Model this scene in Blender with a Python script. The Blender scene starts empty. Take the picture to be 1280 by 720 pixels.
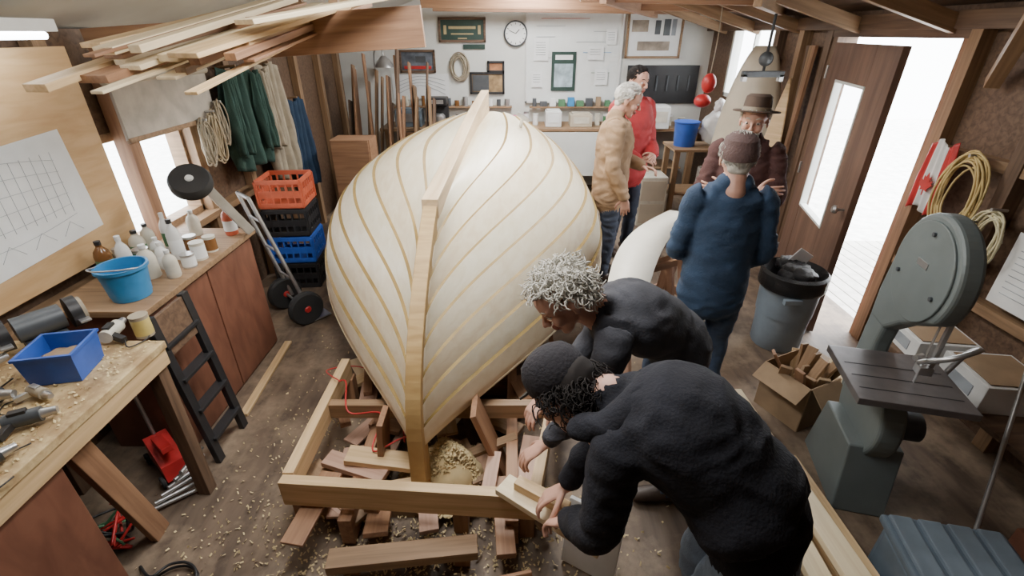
import bpy, bmesh, math, random
from mathutils import Vector as V, Matrix, Euler, noise
import numpy as np
R=random.Random(7)
S=bpy.context.scene; COL=S.collection
pi=math.pi
# ---------------- materials
def nt(name):
    m=bpy.data.materials.new(name); m.use_nodes=True
    n=m.node_tree; return m,n,n.nodes['Principled BSDF']
def mat(name,c,rough=.6,metal=0,var=.18,scale=9,bump=0,trans=0,emit=0,sheen=0):
    m,n,b=nt(name)
    b.inputs['Roughness'].default_value=rough; b.inputs['Metallic'].default_value=metal
    tc=n.nodes.new('ShaderNodeTexCoord'); no=n.nodes.new('ShaderNodeTexNoise')
    no.inputs['Scale'].default_value=scale; no.inputs['Detail'].default_value=5
    n.links.new(tc.outputs['Object'],no.inputs['Vector'])
    r=n.nodes.new('ShaderNodeValToRGB'); e=r.color_ramp.elements
    e[0].position=.3; e[1].position=.7
    e[0].color=(*[max(0,x*(1-var)) for x in c],1); e[1].color=(*[min(1,x*(1+var)) for x in c],1)
    n.links.new(no.outputs['Fac'],r.inputs['Fac']); n.links.new(r.outputs['Color'],b.inputs['Base Color'])
    if bump:
        bp=n.nodes.new('ShaderNodeBump'); bp.inputs['Strength'].default_value=bump; bp.inputs['Distance'].default_value=.01
        n2=n.nodes.new('ShaderNodeTexNoise'); n2.inputs['Scale'].default_value=scale*12
        n.links.new(tc.outputs['Object'],n2.inputs['Vector']); n.links.new(n2.outputs['Fac'],bp.inputs['Height']); n.links.new(bp.outputs['Normal'],b.inputs['Normal'])
    if trans: b.inputs['Transmission Weight'].default_value=trans
    if emit:
        b.inputs['Emission Color'].default_value=(*c,1); b.inputs['Emission Strength'].default_value=emit
    return m
def wood(name,c1,c2,sc=(1.2,22,22),rough=.55,dirt=None,ds=3):
    m,n,b=nt(name); b.inputs['Roughness'].default_value=rough
    tc=n.nodes.new('ShaderNodeTexCoord'); mp=n.nodes.new('ShaderNodeMapping'); mp.inputs['Scale'].default_value=sc
    no=n.nodes.new('ShaderNodeTexNoise'); no.inputs['Scale'].default_value=1.6; no.inputs['Detail'].default_value=8; no.inputs['Distortion'].default_value=.6
    n.links.new(tc.outputs['Object'],mp.inputs['Vector']); n.links.new(mp.outputs['Vector'],no.inputs['Vector'])
    r=n.nodes.new('ShaderNodeValToRGB'); e=r.color_ramp.elements; e[0].position=.32; e[1].position=.66
    e[0].color=(*c1,1); e[1].color=(*c2,1)
    n.links.new(no.outputs['Fac'],r.inputs['Fac']); out=r.outputs['Color']
    if dirt:
        n2=n.nodes.new('ShaderNodeTexNoise'); n2.inputs['Scale'].default_value=ds; n2.inputs['Detail'].default_value=10; n2.inputs['Roughness'].default_value=.7
        n.links.new(tc.outputs['Object'],n2.inputs['Vector'])
        r2=n.nodes.new('ShaderNodeValToRGB'); r2.color_ramp.elements[0].position=.45; r2.color_ramp.elements[1].position=.62
        n.links.new(n2.outputs['Fac'],r2.inputs['Fac'])
        mx=n.nodes.new('ShaderNodeMixRGB'); n.links.new(r2.outputs['Color'],mx.inputs['Fac']); n.links.new(out,mx.inputs['Color1']); mx.inputs['Color2'].default_value=(*dirt,1); out=mx.outputs['Color']
    n.links.new(out,b.inputs['Base Color'])
    bp=n.nodes.new('ShaderNodeBump'); bp.inputs['Strength'].default_value=.12; bp.inputs['Distance'].default_value=.004
    n.links.new(no.outputs['Fac'],bp.inputs['Height']); n.links.new(bp.outputs['Normal'],b.inputs['Normal'])
    return m
def glass(name):
    m=bpy.data.materials.new(name); m.use_nodes=True; n=m.node_tree
    for x in list(n.nodes): n.nodes.remove(x)
    o=n.nodes.new('ShaderNodeOutputMaterial'); t=n.nodes.new('ShaderNodeBsdfTransparent'); g=n.nodes.new('ShaderNodeBsdfGlossy'); g.inputs['Roughness'].default_value=.05
    mx=n.nodes.new('ShaderNodeMixShader'); mx.inputs[0].default_value=.08
    n.links.new(t.outputs[0],mx.inputs[1]); n.links.new(g.outputs[0],mx.inputs[2]); n.links.new(mx.outputs[0],o.inputs[0]); return m
PINE=wood('pine_wood',(.5,.34,.17),(.68,.49,.28)); PALE=wood('pale_spruce',(.66,.53,.34),(.78,.67,.46))
CEDAR=wood('cedar_wood',(.24,.125,.07),(.38,.215,.12)); DARKW=wood('aged_stud_wood',(.085,.05,.032),(.17,.105,.065)); MIDW=wood('old_fir_wood',(.21,.13,.07),(.34,.215,.12))
PINKW=wood('pinkish_cedar',(.4,.24,.17),(.54,.35,.26))
REDPLY=wood('red_brown_plywood',(.13,.05,.031),(.2,.083,.05),(3,8,3)); PLY=wood('plywood_panel',(.55,.34,.16),(.66,.45,.24),(4,2,12))
DOORW=wood('door_wood',(.11,.062,.045),(.19,.11,.075),(10,10,1)); STEMW=wood('stem_fir',(.4,.25,.095),(.55,.37,.16),(3,30,3)); KEELW=wood('keel_fir',(.64,.47,.28),(.78,.61,.4),(14,1,14))
HULL=[wood('hull_strake_a',(.78,.7,.51),(.87,.81,.64),(12,1.2,12),.42),wood('hull_strake_b',(.79,.69,.5),(.88,.8,.62),(12,1,12),.42),wood('hull_strake_c',(.74,.62,.43),(.84,.75,.56),(14,1.5,14),.42)]
SEAM=mat('lap_seam_epoxy',(.27,.18,.055),.6); BENCHW=wood('workbench_wood',(.3,.2,.1),(.45,.31,.16),(10,1.5,10),.6,(.62,.48,.26),9)
FLOORM=wood('worn_plywood_floor',(.08,.056,.04),(.175,.125,.088),(9,1.6,5),.6,(.28,.21,.145),2.2)
WHITE=mat('white_paint',(.72,.74,.71),.7,var=.06,scale=3); PAPER=mat('paper',(.8,.82,.82),.8,var=.04); CEILM=mat('ceiling_board',(.62,.62,.58),.8,var=.12,scale=2); CEILD=wood('ceiling_wood',(.07,.045,.03),(.15,.09,.055),(8,1,8))
BLACK=mat('black_plastic',(.02,.02,.022),.45); DGREY=mat('dark_grey_metal',(.09,.1,.11),.45,.3); STEEL=mat('steel',(.5,.5,.5),.35,.8); GREYP=mat('grey_plastic',(.13,.165,.2),.5); GREYD=mat('slate_plastic',(.09,.12,.15),.5)
SAWG=mat('bandsaw_grey_enamel',(.17,.2,.2),.45,.1,var=.1,scale=4); SAWT=mat('cast_iron_table',(.17,.155,.155),.4,.4,var=.2); BLUE=mat('blue_plastic',(.03,.1,.45),.4); LBLUE=mat('sky_blue_plastic',(.04,.24,.52),.4); ORANGE=mat('orange_plastic',(.55,.12,.06),.45)
RED=mat('red_paint',(.5,.03,.03),.4); WPL=mat('white_plastic',(.72,.73,.72),.4,var=.05); RUB=mat('rubber',(.025,.025,.025),.8); GREEN=mat('green_cloth',(.035,.08,.066),.9,bump=.3); BEIGE=mat('beige_cloth',(.38,.33,.25),.9,bump=.3)
CARD=mat('cardboard',(.32,.22,.13),.8,var=.12); ROPE=mat('rope_yellow',(.6,.46,.2),.8); ROPEG=mat('rope_grey',(.35,.3,.22),.8); GLASS=glass('window_glass'); FG=mat('fibreglass_beige',(.5,.44,.34),.5,var=.1,scale=4)
BAG=mat('black_bag',(.012,.012,.014),.3,var=.3,scale=20,bump=.6); PINK=mat('pink_box',(.7,.15,.3),.5); YEL=mat('yellow_paint',(.6,.48,.16),.5); GRN=mat('green_label',(.08,.2,.1),.5); TRASHM=mat('trash_can_grey',(.24,.3,.36),.5,var=.08)
LAMP=mat('fluorescent_tube',(.93,.97,1),.5,emit=14,var=0); INK=mat('ink',(.3,.33,.36),.8); SHAV=mat('wood_shavings',(.66,.53,.29),.8); CREAM=mat('cream_plastic',(.6,.57,.48),.45)
# ---------------- geometry helpers
def mk(name,vs,fs,mt,p=None,M=None,smooth=False,fm=None):
    me=bpy.data.meshes.new(name); me.from_pydata([tuple(v) for v in vs],[],fs); me.update()
    for m in (mt if isinstance(mt,(list,tuple)) else [mt]): me.materials.append(m)
    if fm is not None: me.polygons.foreach_set('material_index',fm)
    if smooth: me.polygons.foreach_set('use_smooth',[True]*len(me.polygons))
    o=bpy.data.objects.new(name,me); COL.objects.link(o)
    if p: o.parent=p
    if M is not None: o.matrix_basis=M
    return o
def grp(name,loc=(0,0,0),rz=0,rot=None):
    e=bpy.data.objects.new(name,None); e.empty_display_size=.1; COL.objects.link(e); e.location=loc
    e.rotation_euler=rot if rot else (0,0,math.radians(rz)); return e
def TR(c,rot=(0,0,0)): return Matrix.Translation(c)@Euler([math.radians(a) for a in rot]).to_matrix().to_4x4()
def boxM(name,s,mt,p,M,bev=.004):
    bm=bmesh.new(); bmesh.ops.create_cube(bm,size=1)
    bmesh.ops.scale(bm,vec=s,verts=bm.verts)
    if bev>0: bmesh.ops.bevel(bm,geom=bm.edges[:],offset=min(bev,min(s)*.3),segments=2,affect='EDGES',profile=.6)
    me=bpy.data.meshes.new(name); bm.to_mesh(me); bm.free(); me.materials.append(mt)
    o=bpy.data.objects.new(name,me); COL.objects.link(o)
    if p: o.parent=p
    o.matrix_basis=M; return o
def box(p,name,c,s,mt,rot=(0,0,0),bev=.004): return boxM(name,s,mt,p,TR(c,rot),bev)
def axes(a,b,up=(0,0,1)):
    X=(V(b)-V(a)).normalized(); u=V(up)
    if abs(X.dot(u))>.97: u=V((0,1,0))
    Y=u.cross(X).normalized(); Z=X.cross(Y)
    return Matrix((X,Y,Z)).transposed().to_4x4()
def beam(p,name,a,b,w,h,mt,up=(0,0,1),bev=.003):
    a,b=V(a),V(b); return boxM(name,((b-a).length,w,h),mt,p,Matrix.Translation((a+b)/2)@axes(a,b,up),bev)
def lathe(p,name,prof,mt,c=(0,0,0),rot=(0,0,0),n=32,fm=None,M=None):
    vs=[];fs=[];mi=[]
    for r,z in prof:
        for i in range(n): a=2*pi*i/n; vs.append((r*math.cos(a),r*math.sin(a),z))
    for k in range(len(prof)-1):
        for i in range(n):
            j=(i+1)%n; fs.append((k*n+i,k*n+j,(k+1)*n+j,(k+1)*n+i)); mi.append(fm[k] if fm else 0)
    fs.append(tuple(range(n))[::-1]); mi.append(mi[0]); fs.append(tuple((len(prof)-1)*n+i for i in range(n))); mi.append(mi[-2])
    o=mk(name,vs,fs,mt,p,M if M is not None else TR(c,rot),False,mi)
    for q in o.data.polygons: q.use_smooth=len(q.vertices)==4
    o.data.set_sharp_from_angle(angle=.6)
    return o
def rod(p,name,a,b,r,mt,r2=None,n=20):
    a,b=V(a),V(b); L=(b-a).length; r2=r if r2 is None else r2
    M=Matrix.Translation(a)@axes(a,b)@Euler((0,pi/2,0)).to_matrix().to_4x4()
    return lathe(p,name,[(r,0),(r2,L)],mt,n=n,M=M)
def cat(pts,sub):
    P=[V(q) for q in pts]; out=[]
    for i in range(len(P)-1):
        a=P[max(i-1,0)];b=P[i];c=P[i+1];d=P[min(i+2,len(P)-1)]
        for k in range(sub):
            t=k/sub; out.append(.5*((2*b)+(c-a)*t+(2*a-5*b+4*c-d)*t*t+(3*b-a-3*c+d)*t**3))
    out.append(P[-1]); return out
def sweepdata(pts,r,n=8,taper=None):
    vs=[];fs=[];A=None
    for i,q in enumerate(pts):
        T=(pts[min(i+1,len(pts)-1)]-pts[max(i-1,0)]); T=T.normalized() if T.length>1e-9 else V((0,0,1))
        if A is None: A=T.orthogonal().normalized()
        A=(A-T*A.dot(T)); A=A.normalized() if A.length>1e-6 else T.orthogonal().normalized()
        B=T.cross(A); rr=r*(taper(i/(len(pts)-1)) if taper else 1)
        for k in range(n): t=2*pi*k/n; vs.append(q+A*math.cos(t)*rr+B*math.sin(t)*rr)
    for i in range(len(pts)-1):
        for k in range(n): j=(k+1)%n; fs.append((i*n+k,i*n+j,(i+1)*n+j,(i+1)*n+k))
    fs.append(tuple(range(n))[::-1]); fs.append(tuple((len(pts)-1)*n+k for k in range(n)))
    return vs,fs
def cable(p,name,pts,r,mt,sub=8,n=8):
    v,f=sweepdata(cat(pts,sub),r,n); return mk(name,v,f,mt,p,None,True)
def multi(p,name,lines,r,mt,n=5,taper=None,M=None):
    vs=[];fs=[]
    for L in lines:
        v,f=sweepdata(L,r,n,taper); o=len(vs); vs+=v; fs+=[tuple(i+o for i in q) for q in f]
    return mk(name,vs,fs,mt,p,M,True)
def ell(p,name,c,r,mt,rot=(0,0,0),sub=3,nz=0):
    bm=bmesh.new(); bmesh.ops.create_icosphere(bm,subdivisions=sub,radius=1)
    for v in bm.verts:
        f=1+nz*noise.noise(v.co*3+V(c)*7); v.co=V((v.co.x*r[0]*f,v.co.y*r[1]*f,v.co.z*r[2]*f))
    me=bpy.data.meshes.new(name); bm.to_mesh(me); bm.free(); me.materials.append(mt)
    me.polygons.foreach_set('use_smooth',[True]*len(me.polygons))
    o=bpy.data.objects.new(name,me); COL.objects.link(o); o.parent=p; o.matrix_basis=TR(c,rot); return o
def prism(p,name,pts,th,mt,M):
    n=len(pts); vs=[(x,-th/2,z) for x,z in pts]+[(x,th/2,z) for x,z in pts]
    fs=[tuple(range(n)),tuple(range(n,2*n))[::-1]]+[(i,i+n,(i+1)%n+n,(i+1)%n) for i in range(n)]
    return mk(name,vs,fs,mt,p,M)
# ---------------- room
D=7.4; XL=-2.4; XR=2.75; YF=-.9; ZL=2.12; ZR=2.25; RX=.2; RZ=2.95
box(None,'floor',((XL+XR)/2,(D+YF)/2,-.05),(XR-XL+.2,D-YF+.2,.1),FLOORM,bev=0)
def gable(name,y,mt):
    v=[(XL-.1,y,0),(XR+.1,y,0),(XR+.1,y,ZR),(RX,y,RZ),(XL-.1,y,ZL)]; v+=[(a,b+.1,c) for a,b,c in v]
    mk(name,v,[(0,1,2,3,4),(9,8,7,6,5)]+[(i,i+5,(i+1)%5+5,(i+1)%5) for i in range(5)],mt)
gable('wall_back',D,WHITE); gable('wall_front',YF-.1,DARKW)
def wallx(name,x,zt,holes,mt,y0=YF,y1=D):
    e=grp(name,(x,0,0)); ys=sorted(holes); y=y0; k=0
    def seg(a,b,c,d):
        nonlocal k; k+=1
        if b-a>.001 and d-c>.001: box(e,'panel_%d'%k,(0,(a+b)/2,(c+d)/2),(.1,b-a,d-c),mt,bev=0)
    for a,b,c,d in ys: seg(y,a,0,zt); seg(a,b,0,c); seg(a,b,d,zt); y=b
    seg(y,y1,0,zt)
wallx('wall_left',XL-.05,ZL,[(2.75,3.6,.9,1.55)],DARKW)
wallx('wall_right',XR+.05,ZR,[(3.2,4.45,0,2.07),(5.65,6.7,1.4,2.15)],DARKW)
def slope(name,x0,z0,x1,z1,mt):
    vs=[(x0,YF-.1,z0),(x1,YF-.1,z1),(x1,D+.1,z1),(x0,D+.1,z0)]; vs+=[(a,b,c+.06) for a,b,c in vs]
    return mk(name,vs,[(3,2,1,0),(4,5,6,7),(0,1,5,4),(1,2,6,5),(2,3,7,6),(3,0,4,7)],mt)
slope('ceiling',XL-.1,ZL-.02,RX,RZ,CEILM); slope('ceiling.001',RX,RZ,XR+.1,ZR-.02,CEILD)
e=grp('roof_rafters',(0,0,2.3))
for i,y in enumerate([.6,1.5,2.4,3.3,4.2,5.1,6.0,6.9]):
    beam(e,'rafter_r%d'%i,(RX,y,RZ-2.37),(XR-.02,y,ZR-2.42),.05,.1,MIDW)
for i,y in enumerate([4.9,6.1,7.0]): beam(e,'tie_joist_%d'%i,(-1.0 if i else .6,y,.1),(XR-.05,y,.06),.05,.12,CEDAR)
beam(e,'eave_plate',(XR-.06,YF,-.13),(XR-.06,D,-.13),.08,.1,DARKW)
beam(e,'long_purlin',(.75,4.6,.06),(1.9,7.3,.02),.06,.1,CEDAR)
beam(e,'purlin_b',(1.5,3.4,.0),(2.65,5.4,.0),.05,.12,MIDW)
beam(e,'diagonal_brace',(2.68,2.9,-.45),(2.3,2.35,.25),.07,.07,MIDW)
beam(e,'diagonal_brace_b',(2.68,2.2,-.5),(2.68,2.75,.0),.07,.1,MIDW)
# studs right wall
e=grp('wall_studs',(XR,3,0))
for i,y in enumerate([-2.2,-1.6,-1.0,-.45,.12,1.55,2.0,2.45]): beam(e,'stud_%d'%i,(-.04,y,0),(-.04,y,2.2),.09,.08,DARKW if i%2 else MIDW)
for z in (.7,1.45): beam(e,'girt_%d'%(z*100),(-.03,-2.5,z),(-.03,.1,z),.09,.06,MIDW)
e=grp('trim_1',(XR,3.8,0))
beam(e,'jamb_near',(-.02,-.64,0),(-.02,-.64,2.12),.1,.1,CEDAR); beam(e,'jamb_far',(-.02,.7,0),(-.02,.7,2.12),.1,.1,DARKW); beam(e,'header',(-.02,-.69,2.12),(-.02,.75,2.12),.12,.1,DARKW)
# left wall timber and plywood
e=grp('wall_studs.001',(XL,3,0))
for i,y in enumerate([-2.4,-1.8,-1.2,-.35,.64,1.3,2.0,2.7,3.4,4.1]): beam(e,'stud_%d'%i,(.04,y,0),(.04,y,2.1),.07,.08,MIDW)
beam(e,'sill_rail',(.06,-3,.86),(.06,1.5,.86),.12,.05,MIDW); beam(e,'window_post',(.07,-.02,.88),(.07,-.02,1.95),.09,.09,CEDAR)
box(None,'plywood_wall_panel',(XL+.1,1.75,1.51),(.02,2.0,1.06),PLY)
e=grp('boat_plan_drawing',(XL+.115,2.03,1.38)); box(e,'sheet',(0,0,0),(.003,.98,.52),PAPER,(4,0,0),0)
ln=[]
for k in range(6):
    ln.append([V((.003,-.42+.8*t/12,.16-.055*k+.05*math.sin(t/12*pi)*(1-k*.35))) for t in range(13)])
for k in range(15): ln.append([V((.003,-.4+.055*k,.2)),V((.003,-.4+.055*k,-.1))])
for k in range(5): ln.append([V((.003,-.42+.17*k,-.2)),V((.003,-.36+.17*k,-.14)),V((.003,-.3+.17*k,-.2))])
multi(e,'plan_lines',ln,.0008,INK)
# windows
def window(name,x,y0,y1,z0,z1,mt,mull=1):
    e=grp(name,(x,(y0+y1)/2,(z0+z1)/2)); h=(y1-y0)/2; k=(z1-z0)/2
    box(e,'glass',(0,0,0),(.006,2*h,2*k),GLASS,bev=0)
    for s in (-1,1): box(e,'frame_v%d'%s,(0,s*h,0),(.11,.05,2*k+.05),mt); box(e,'frame_h%d'%s,(0,0,s*k),(.11,2*h+.05,.05),mt)
    for i in range(mull): box(e,'mullion_%d'%i,(0,-h+2*h*(i+1)/(mull+1),0),(.05,.03,2*k),mt)
window('window_1',XL-.05,2.75,3.6,.9,1.55,MIDW); window('window_2',XR+.05,5.65,6.7,1.4,2.15,WHITE)
# open door
hx,hy=2.68,4.42; ex,ey=2.36,3.2
ang=math.degrees(math.atan2(ey-hy,ex-hx)); L=math.hypot(ex-hx,ey-hy)
e=grp('door_1',(hx,hy,.01),ang)
W0,W1,Z0,Z1=.2*L,.7*L,.72,1.76
box(e,'stile_hinge',(W0/2,0,1.01),(W0,.045,2.02),DOORW); box(e,'stile_latch',((W1+L)/2,0,1.01),(L-W1,.045,2.02),DOORW)
box(e,'bottom_panel',((W0+W1)/2,0,Z0/2),(W1-W0,.04,Z0),DOORW); box(e,'top_rail',((W0+W1)/2,0,(Z1+2.02)/2),(W1-W0,.045,2.02-Z1),DOORW)
box(e,'glass',((W0+W1)/2,0,(Z0+Z1)/2),(W1-W0,.006,Z1-Z0),GLASS,bev=0)
for s,(a,b) in enumerate([(W0,W0+.02),(W1-.02,W1)]): box(e,'bead_%d'%s,((a+b)/2,0,(Z0+Z1)/2),(.02,.055,Z1-Z0),WHITE)
for s,z in enumerate([Z0+.01,Z1-.01]): box(e,'bead_h%d'%s,((W0+W1)/2,0,z),(W1-W0,.055,.02),WHITE)
lathe(e,'knob',[(.008,0),(.01,.04),(.028,.05),(.03,.065),(.02,.08)],STEEL,(L-.06,-.02,.98),(90,0,0))
for z in (.2,1.0,1.8): rod(e,'hinge_%d'%(z*10),(0,-.03,z-.05),(0,-.03,z+.05),.01,STEEL)
# outside
box(None,'outdoor_ground',(9,3.5,-.3),(12.2,24,.1),mat('pale_gravel',(.8,.8,.77),.9,bump=.4),bev=0)
box(None,'outdoor_ground.001',(-8.6,3.5,-.3),(12.2,24,.1),bpy.data.materials['pale_gravel'],bev=0)
e=grp('porch_deck',(3.7,3.7,-.06))
DECKM=mat('grey_deck',(.6,.58,.54),.8)
for i in range(14): box(e,'deck_board_%d'%i,(-.78+.125*i,0,0),(.115,3,.04),DECKM)
for i in range(4): box(e,'rail_post_%d'%i,(.85,-1.3+.85*i,.5),(.08,.08,1.0),FG)
box(e,'handrail',(.85,0,1.0),(.09,3,.05),FG); box(e,'mid_rail',(.85,0,.5),(.04,3,.09),FG)
# ---------------- boat
AX=(-.435,1.62); AXs=(-.30,5.72); yaw=math.atan2(-(AXs[0]-AX[0]),(AXs[1]-AX[1]))
boat=grp('upturned_boat_hull',(AX[0],AX[1],0),math.degrees(yaw)); LB=4.1; B=1.06
def stem(g): return (.76*(1-g)**2.2, .42+.88*(1-g))
def hp(u,g):
    sy,sz=stem(g); y=sy+(LB-sy)*u; th=g*pi/2
    f=math.sin(pi/2*min(1,u/.52))**1.08 if u<.52 else 1-.25*((u-.52)/.48)**2
    f=f**(1+.7*(1-g)); mx=B*math.sin(th)**.83; zk=1.3+.05*math.sin(pi*u)
    zs=.5-.04*math.sin(pi*u)+.08*u; mz=zs+(zk-zs)*math.cos(th)**.85
    w=math.sin(pi/2*min(1,u/.6))**1.0
    return V((mx*f+.022,y,sz*(1-w)+mz*w))
def hn(u,g):
    a=hp(min(1,u+.004),g)-hp(max(0,u-.004),g); b=hp(u,min(1,g+.004))-hp(u,max(.002,g-.004)); n=a.cross(b)
    n=n.normalized() if n.length>1e-9 else V((1,0,0))
    return n if n.x+n.z>0 else -n
NS=8; dg=.0115; gl=[]; fmat=[]
for k in range(NS):
    a=k/NS+(dg if k else 0); b=(k+1)/NS
    for t in (0,.35,.7): gl.append((a+(b-a)*t,t)); fmat.append(k%3)
    gl.append((b,1)); fmat.append(3)
gl[-1]=(1,1); fmat=fmat[:-1]
NU=64
for side in (1,-1):
    vs=[];fs=[];fm=[]
    for i in range(NU+1):
        u=(i/NU)**1.15
        for g,t in gl:
            q=hp(u,g); off=.013*(1-t)*min(1,u*12+.3) if g>.01 else 0; q=q+hn(u,max(g,.01))*off; q.x*=side; vs.append(q)
    n=len(gl)
    for i in range(NU):
        for j in range(n-1):
            f=(i*n+j,(i+1)*n+j,(i+1)*n+j+1,i*n+j+1); fs.append(f if side>0 else f[::-1]); fm.append(fmat[j])
    o=mk('planking_'+('starboard' if side>0 else 'port'),vs,fs,HULL+[SEAM],boat,None,True,fm)
    o.data.set_sharp_from_angle(angle=.45)
    so=o.modifiers.new('s','SOLIDIFY'); so.thickness=.012; so.offset=-1
    v,f=sweepdata([V((side*hp((i/40)**1.15,1).x*1.008,hp((i/40)**1.15,1).y,hp((i/40)**1.15,1).z)) for i in range(41)],.012,6); mk('sheer_strip_%d'%side,v,f,PALE,boat,None,True)
tr=[hp(1,g/12) for g in range(13)]; vs=[V((q.x,q.y,q.z)) for q in tr]+[V((-q.x,q.y,q.z)) for q in tr[::-1]]
mk('transom',vs,[tuple(range(len(vs)))],CEDAR,boat)
prof_o=[(.03,.14),(-.07,.16)]; prof_i=[]
for k in range(15):
    g=1-k/14; y,z=stem(g); s=.055
    prof_o.append((y-s*(.9-.5*(1-g)),z+s*(1-g)**1.5)); prof_i.append((y+.05,z-.03*(1-g)))
side_poly=prof_o[1:]+prof_i[::-1]+[prof_o[0]]
def profile(name,poly,hw,mt):
    n=len(poly); vs=[(-hw,y,z) for y,z in poly]+[(hw,y,z) for y,z in poly]
    o=mk(name,vs,[tuple(range(n)),tuple(range(n,2*n))[::-1]]+[(i,i+n,(i+1)%n+n,(i+1)%n) for i in range(n)],mt,boat)
    b=o.modifiers.new('b','BEVEL'); b.width=.004; b.segments=2; return o
profile('stem_post',side_poly,.036,STEMW)
kp=[]
for k in range(21):
    t=k/20; y=.7+(LB-.7)*t; z=1.3+.05*math.sin(pi*((y-.76)/(LB-.76))); kp.append((y,z,t))
top=[(y,z+.07+.17*max(0,(t-.2)/.8)**1.2) for y,z,t in kp]; bot=[(y,z-.03) for y,z,t in kp]
profile('keel_and_skeg',top+bot[::-1],.042,KEELW)
rod(boat,'keel_clamp_pin',(.4,3.15,1.22),(.43,3.0,1.42),.016,WPL); box(boat,'clamp_head',(.44,3.0,1.42),(.12,.035,.035),STEEL,(0,30,0))
# cradle
cr=grp('boat_building_cradle',(-.4,2.4,0))
def cb(n,a,b,w,h,m,**k): beam(cr,n,(a[0]+.4,a[1]-2.4,a[2]),(b[0]+.4,b[1]-2.4,b[2]),w,h,m,**k)
cb('front_beam',(-1.02,1.47,.3),(.12,1.39,.3),.05,.14,PINE); cb('cross_beam',(-1.0,1.98,.31),(.3,1.98,.31),.05,.09,MIDW)
cb('rail_left',(-1.0,1.5,.31),(-1.0,2.35,.31),.05,.12,PINE); cb('rail_right',(.1,1.42,.31),(.28,2.3,.31),.05,.12,PINE)
cb('strongback_l',(-.75,1.4,.1),(-.75,5.6,.1),.06,.16,CEDAR); cb('strongback_r',(.0,1.4,.1),(.0,5.6,.1),.06,.16,CEDAR)
cb('low_cross',(-.78,1.25,.12),(-.15,1.32,.12),.09,.05,MIDW)
for i,y in enumerate([1.6,2.5,3.3,4.1,4.9]): cb('sleeper_%d'%i,(-1.05,y,.04),(.3,y,.04),.1,.08,MIDW)
for i,(x,y) in enumerate([(-1.0,1.52),(.07,1.45),(-1.0,2.3),(.27,2.25),(-.66,1.5),(-.24,1.47),(-.7,1.27),(-.22,1.31)]): cb('post_%d'%i,(x,y+.03,0),(x,y+.03,.25 if i<6 else .095),.07,.07,CEDAR)
for i,(x0,x1,y,w,h) in enumerate([(-.68,-.64,1.8,.15,.43),(-.04,-.19,1.84,.17,.46),(-1.02,-.92,2.75,.2,.75),(.3,.2,2.75,.2,.75),(-1.0,-.95,3.6,.2,.9),(.3,.25,3.6,.2,.9),(-.9,-.85,4.6,.2,.9),(.25,.2,4.6,.2,.9)]):
    cb('mould_leg_%d'%i,(x0,y,.0),(x1,y,h),.03,w,CEDAR,up=(0,1,0))
for i,y in enumerate([2.4,3.4,4.5]):
    h=.4 if i==0 else .8; cb('mould_cross_%d'%i,(-.35-h,y,.62),(-.35+h,y,.62),.03,.14,CEDAR)
for k in range(54):
    x=R.uniform(-1.0,.12); y=R.uniform(1.36,3.0); l=R.uniform(.15,.45); a=R.gauss(pi/2,.5) if k%3 else R.uniform(0,pi)
    z=R.uniform(.08,.2); dx,dy=math.cos(a)*l/2,math.sin(a)*l/2
    cb('offcut_%d'%k,(x-dx,y-dy,z),(x+dx,y+dy,z+R.uniform(-.04,.07)),R.uniform(.04,.12),R.uniform(.015,.035),[PINE,CEDAR,CEDAR,PINKW,PINKW,PALE,MIDW][k%7])
cable(cr,'red_air_hose',[(-.62,-.25,.33),(-.52,-.3,.4),(-.45,-.5,.36),(-.3,-.45,.3),(-.3,-.65,.24),(-.12,-.6,.28),(.0,-.8,.2)],.0045,RED)
cable(cr,'red_cord',[(-.55,-.3,.4),(-.68,-.15,.36),(-.5,-.05,.3),(-.25,-.3,.28),(-.15,-.6,.25)],.0035,RED)
# shavings
def shav(name,p,fn,N,l0=.003,l1=.010,w=.003):
    vs=[];fs=[]
    for k in range(N):
        x,y,z=fn(); a=R.uniform(0,6.3); l=R.uniform(l0,l1); tz=R.uniform(-.5,.5); d=V((math.cos(a),math.sin(a),tz)); q=V((-d.y,d.x,R.uniform(-.4,.4))); c=V((x,y,z)); n=len(vs)
        vs+=[c-d*l-q*w,c+d*l-q*w,c+d*l+q*w+V((0,0,.006)),c-d*l+q*w+V((0,0,.003))]; fs.append((n,n+1,n+2,n+3))
    return mk(name,vs,fs,SHAV,p)
def f1(): return R.gauss(.0,.42),R.gauss(-1.08,.25),.008+R.uniform(0,.01)
def f1b():
    a=R.uniform(0,2*pi); r=.26*math.sqrt(R.random()); x,y=.07+r*math.cos(a),-.66+r*.9*math.sin(a)
    return x,y,max(.06,.3*math.exp(-(r/.16)**2)+.03*noise.noise(V((x*14,y*14,0)))+R.uniform(-.012,.012))
shav('shavings_scatter',cr,f1,1800); shav('shavings_heap',cr,f1b,6500,.004,.012,.0045)
ell(cr,'shavings_mound',(.07,-.66,.06),(.17,.15,.2),SHAV,nz=.25)
def f2(): return (R.uniform(-1.5,1.2),R.uniform(.9,3.4),.005) if R.random()<.4 else (R.gauss(-1.2,.22),R.gauss(1.6,.6),.005)
shav('floor_sawdust_flakes',None,f2,900,.002,.008)
# plank being worked on
e=grp('work_plank',(.12,1.28,.4)); beam(e,'plank',(-.16,.12,.02),(.22,-.16,.02),.1,.03,PALE); beam(e,'clamped_block',(-.1,.1,.055),(.1,-.03,.055),.05,.04,PINE)
e=grp('white_melamine_offcut',(.34,1.3,0)); box(e,'sheet',(0,0,.19),(.24,.02,.36),WPL,(-8,0,-30))
e=grp('plywood_offcut',(-.04,1.04,0)); box(e,'sheet',(0,0,.14),(.26,.02,.28),CEDAR,(-25,0,12))
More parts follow.
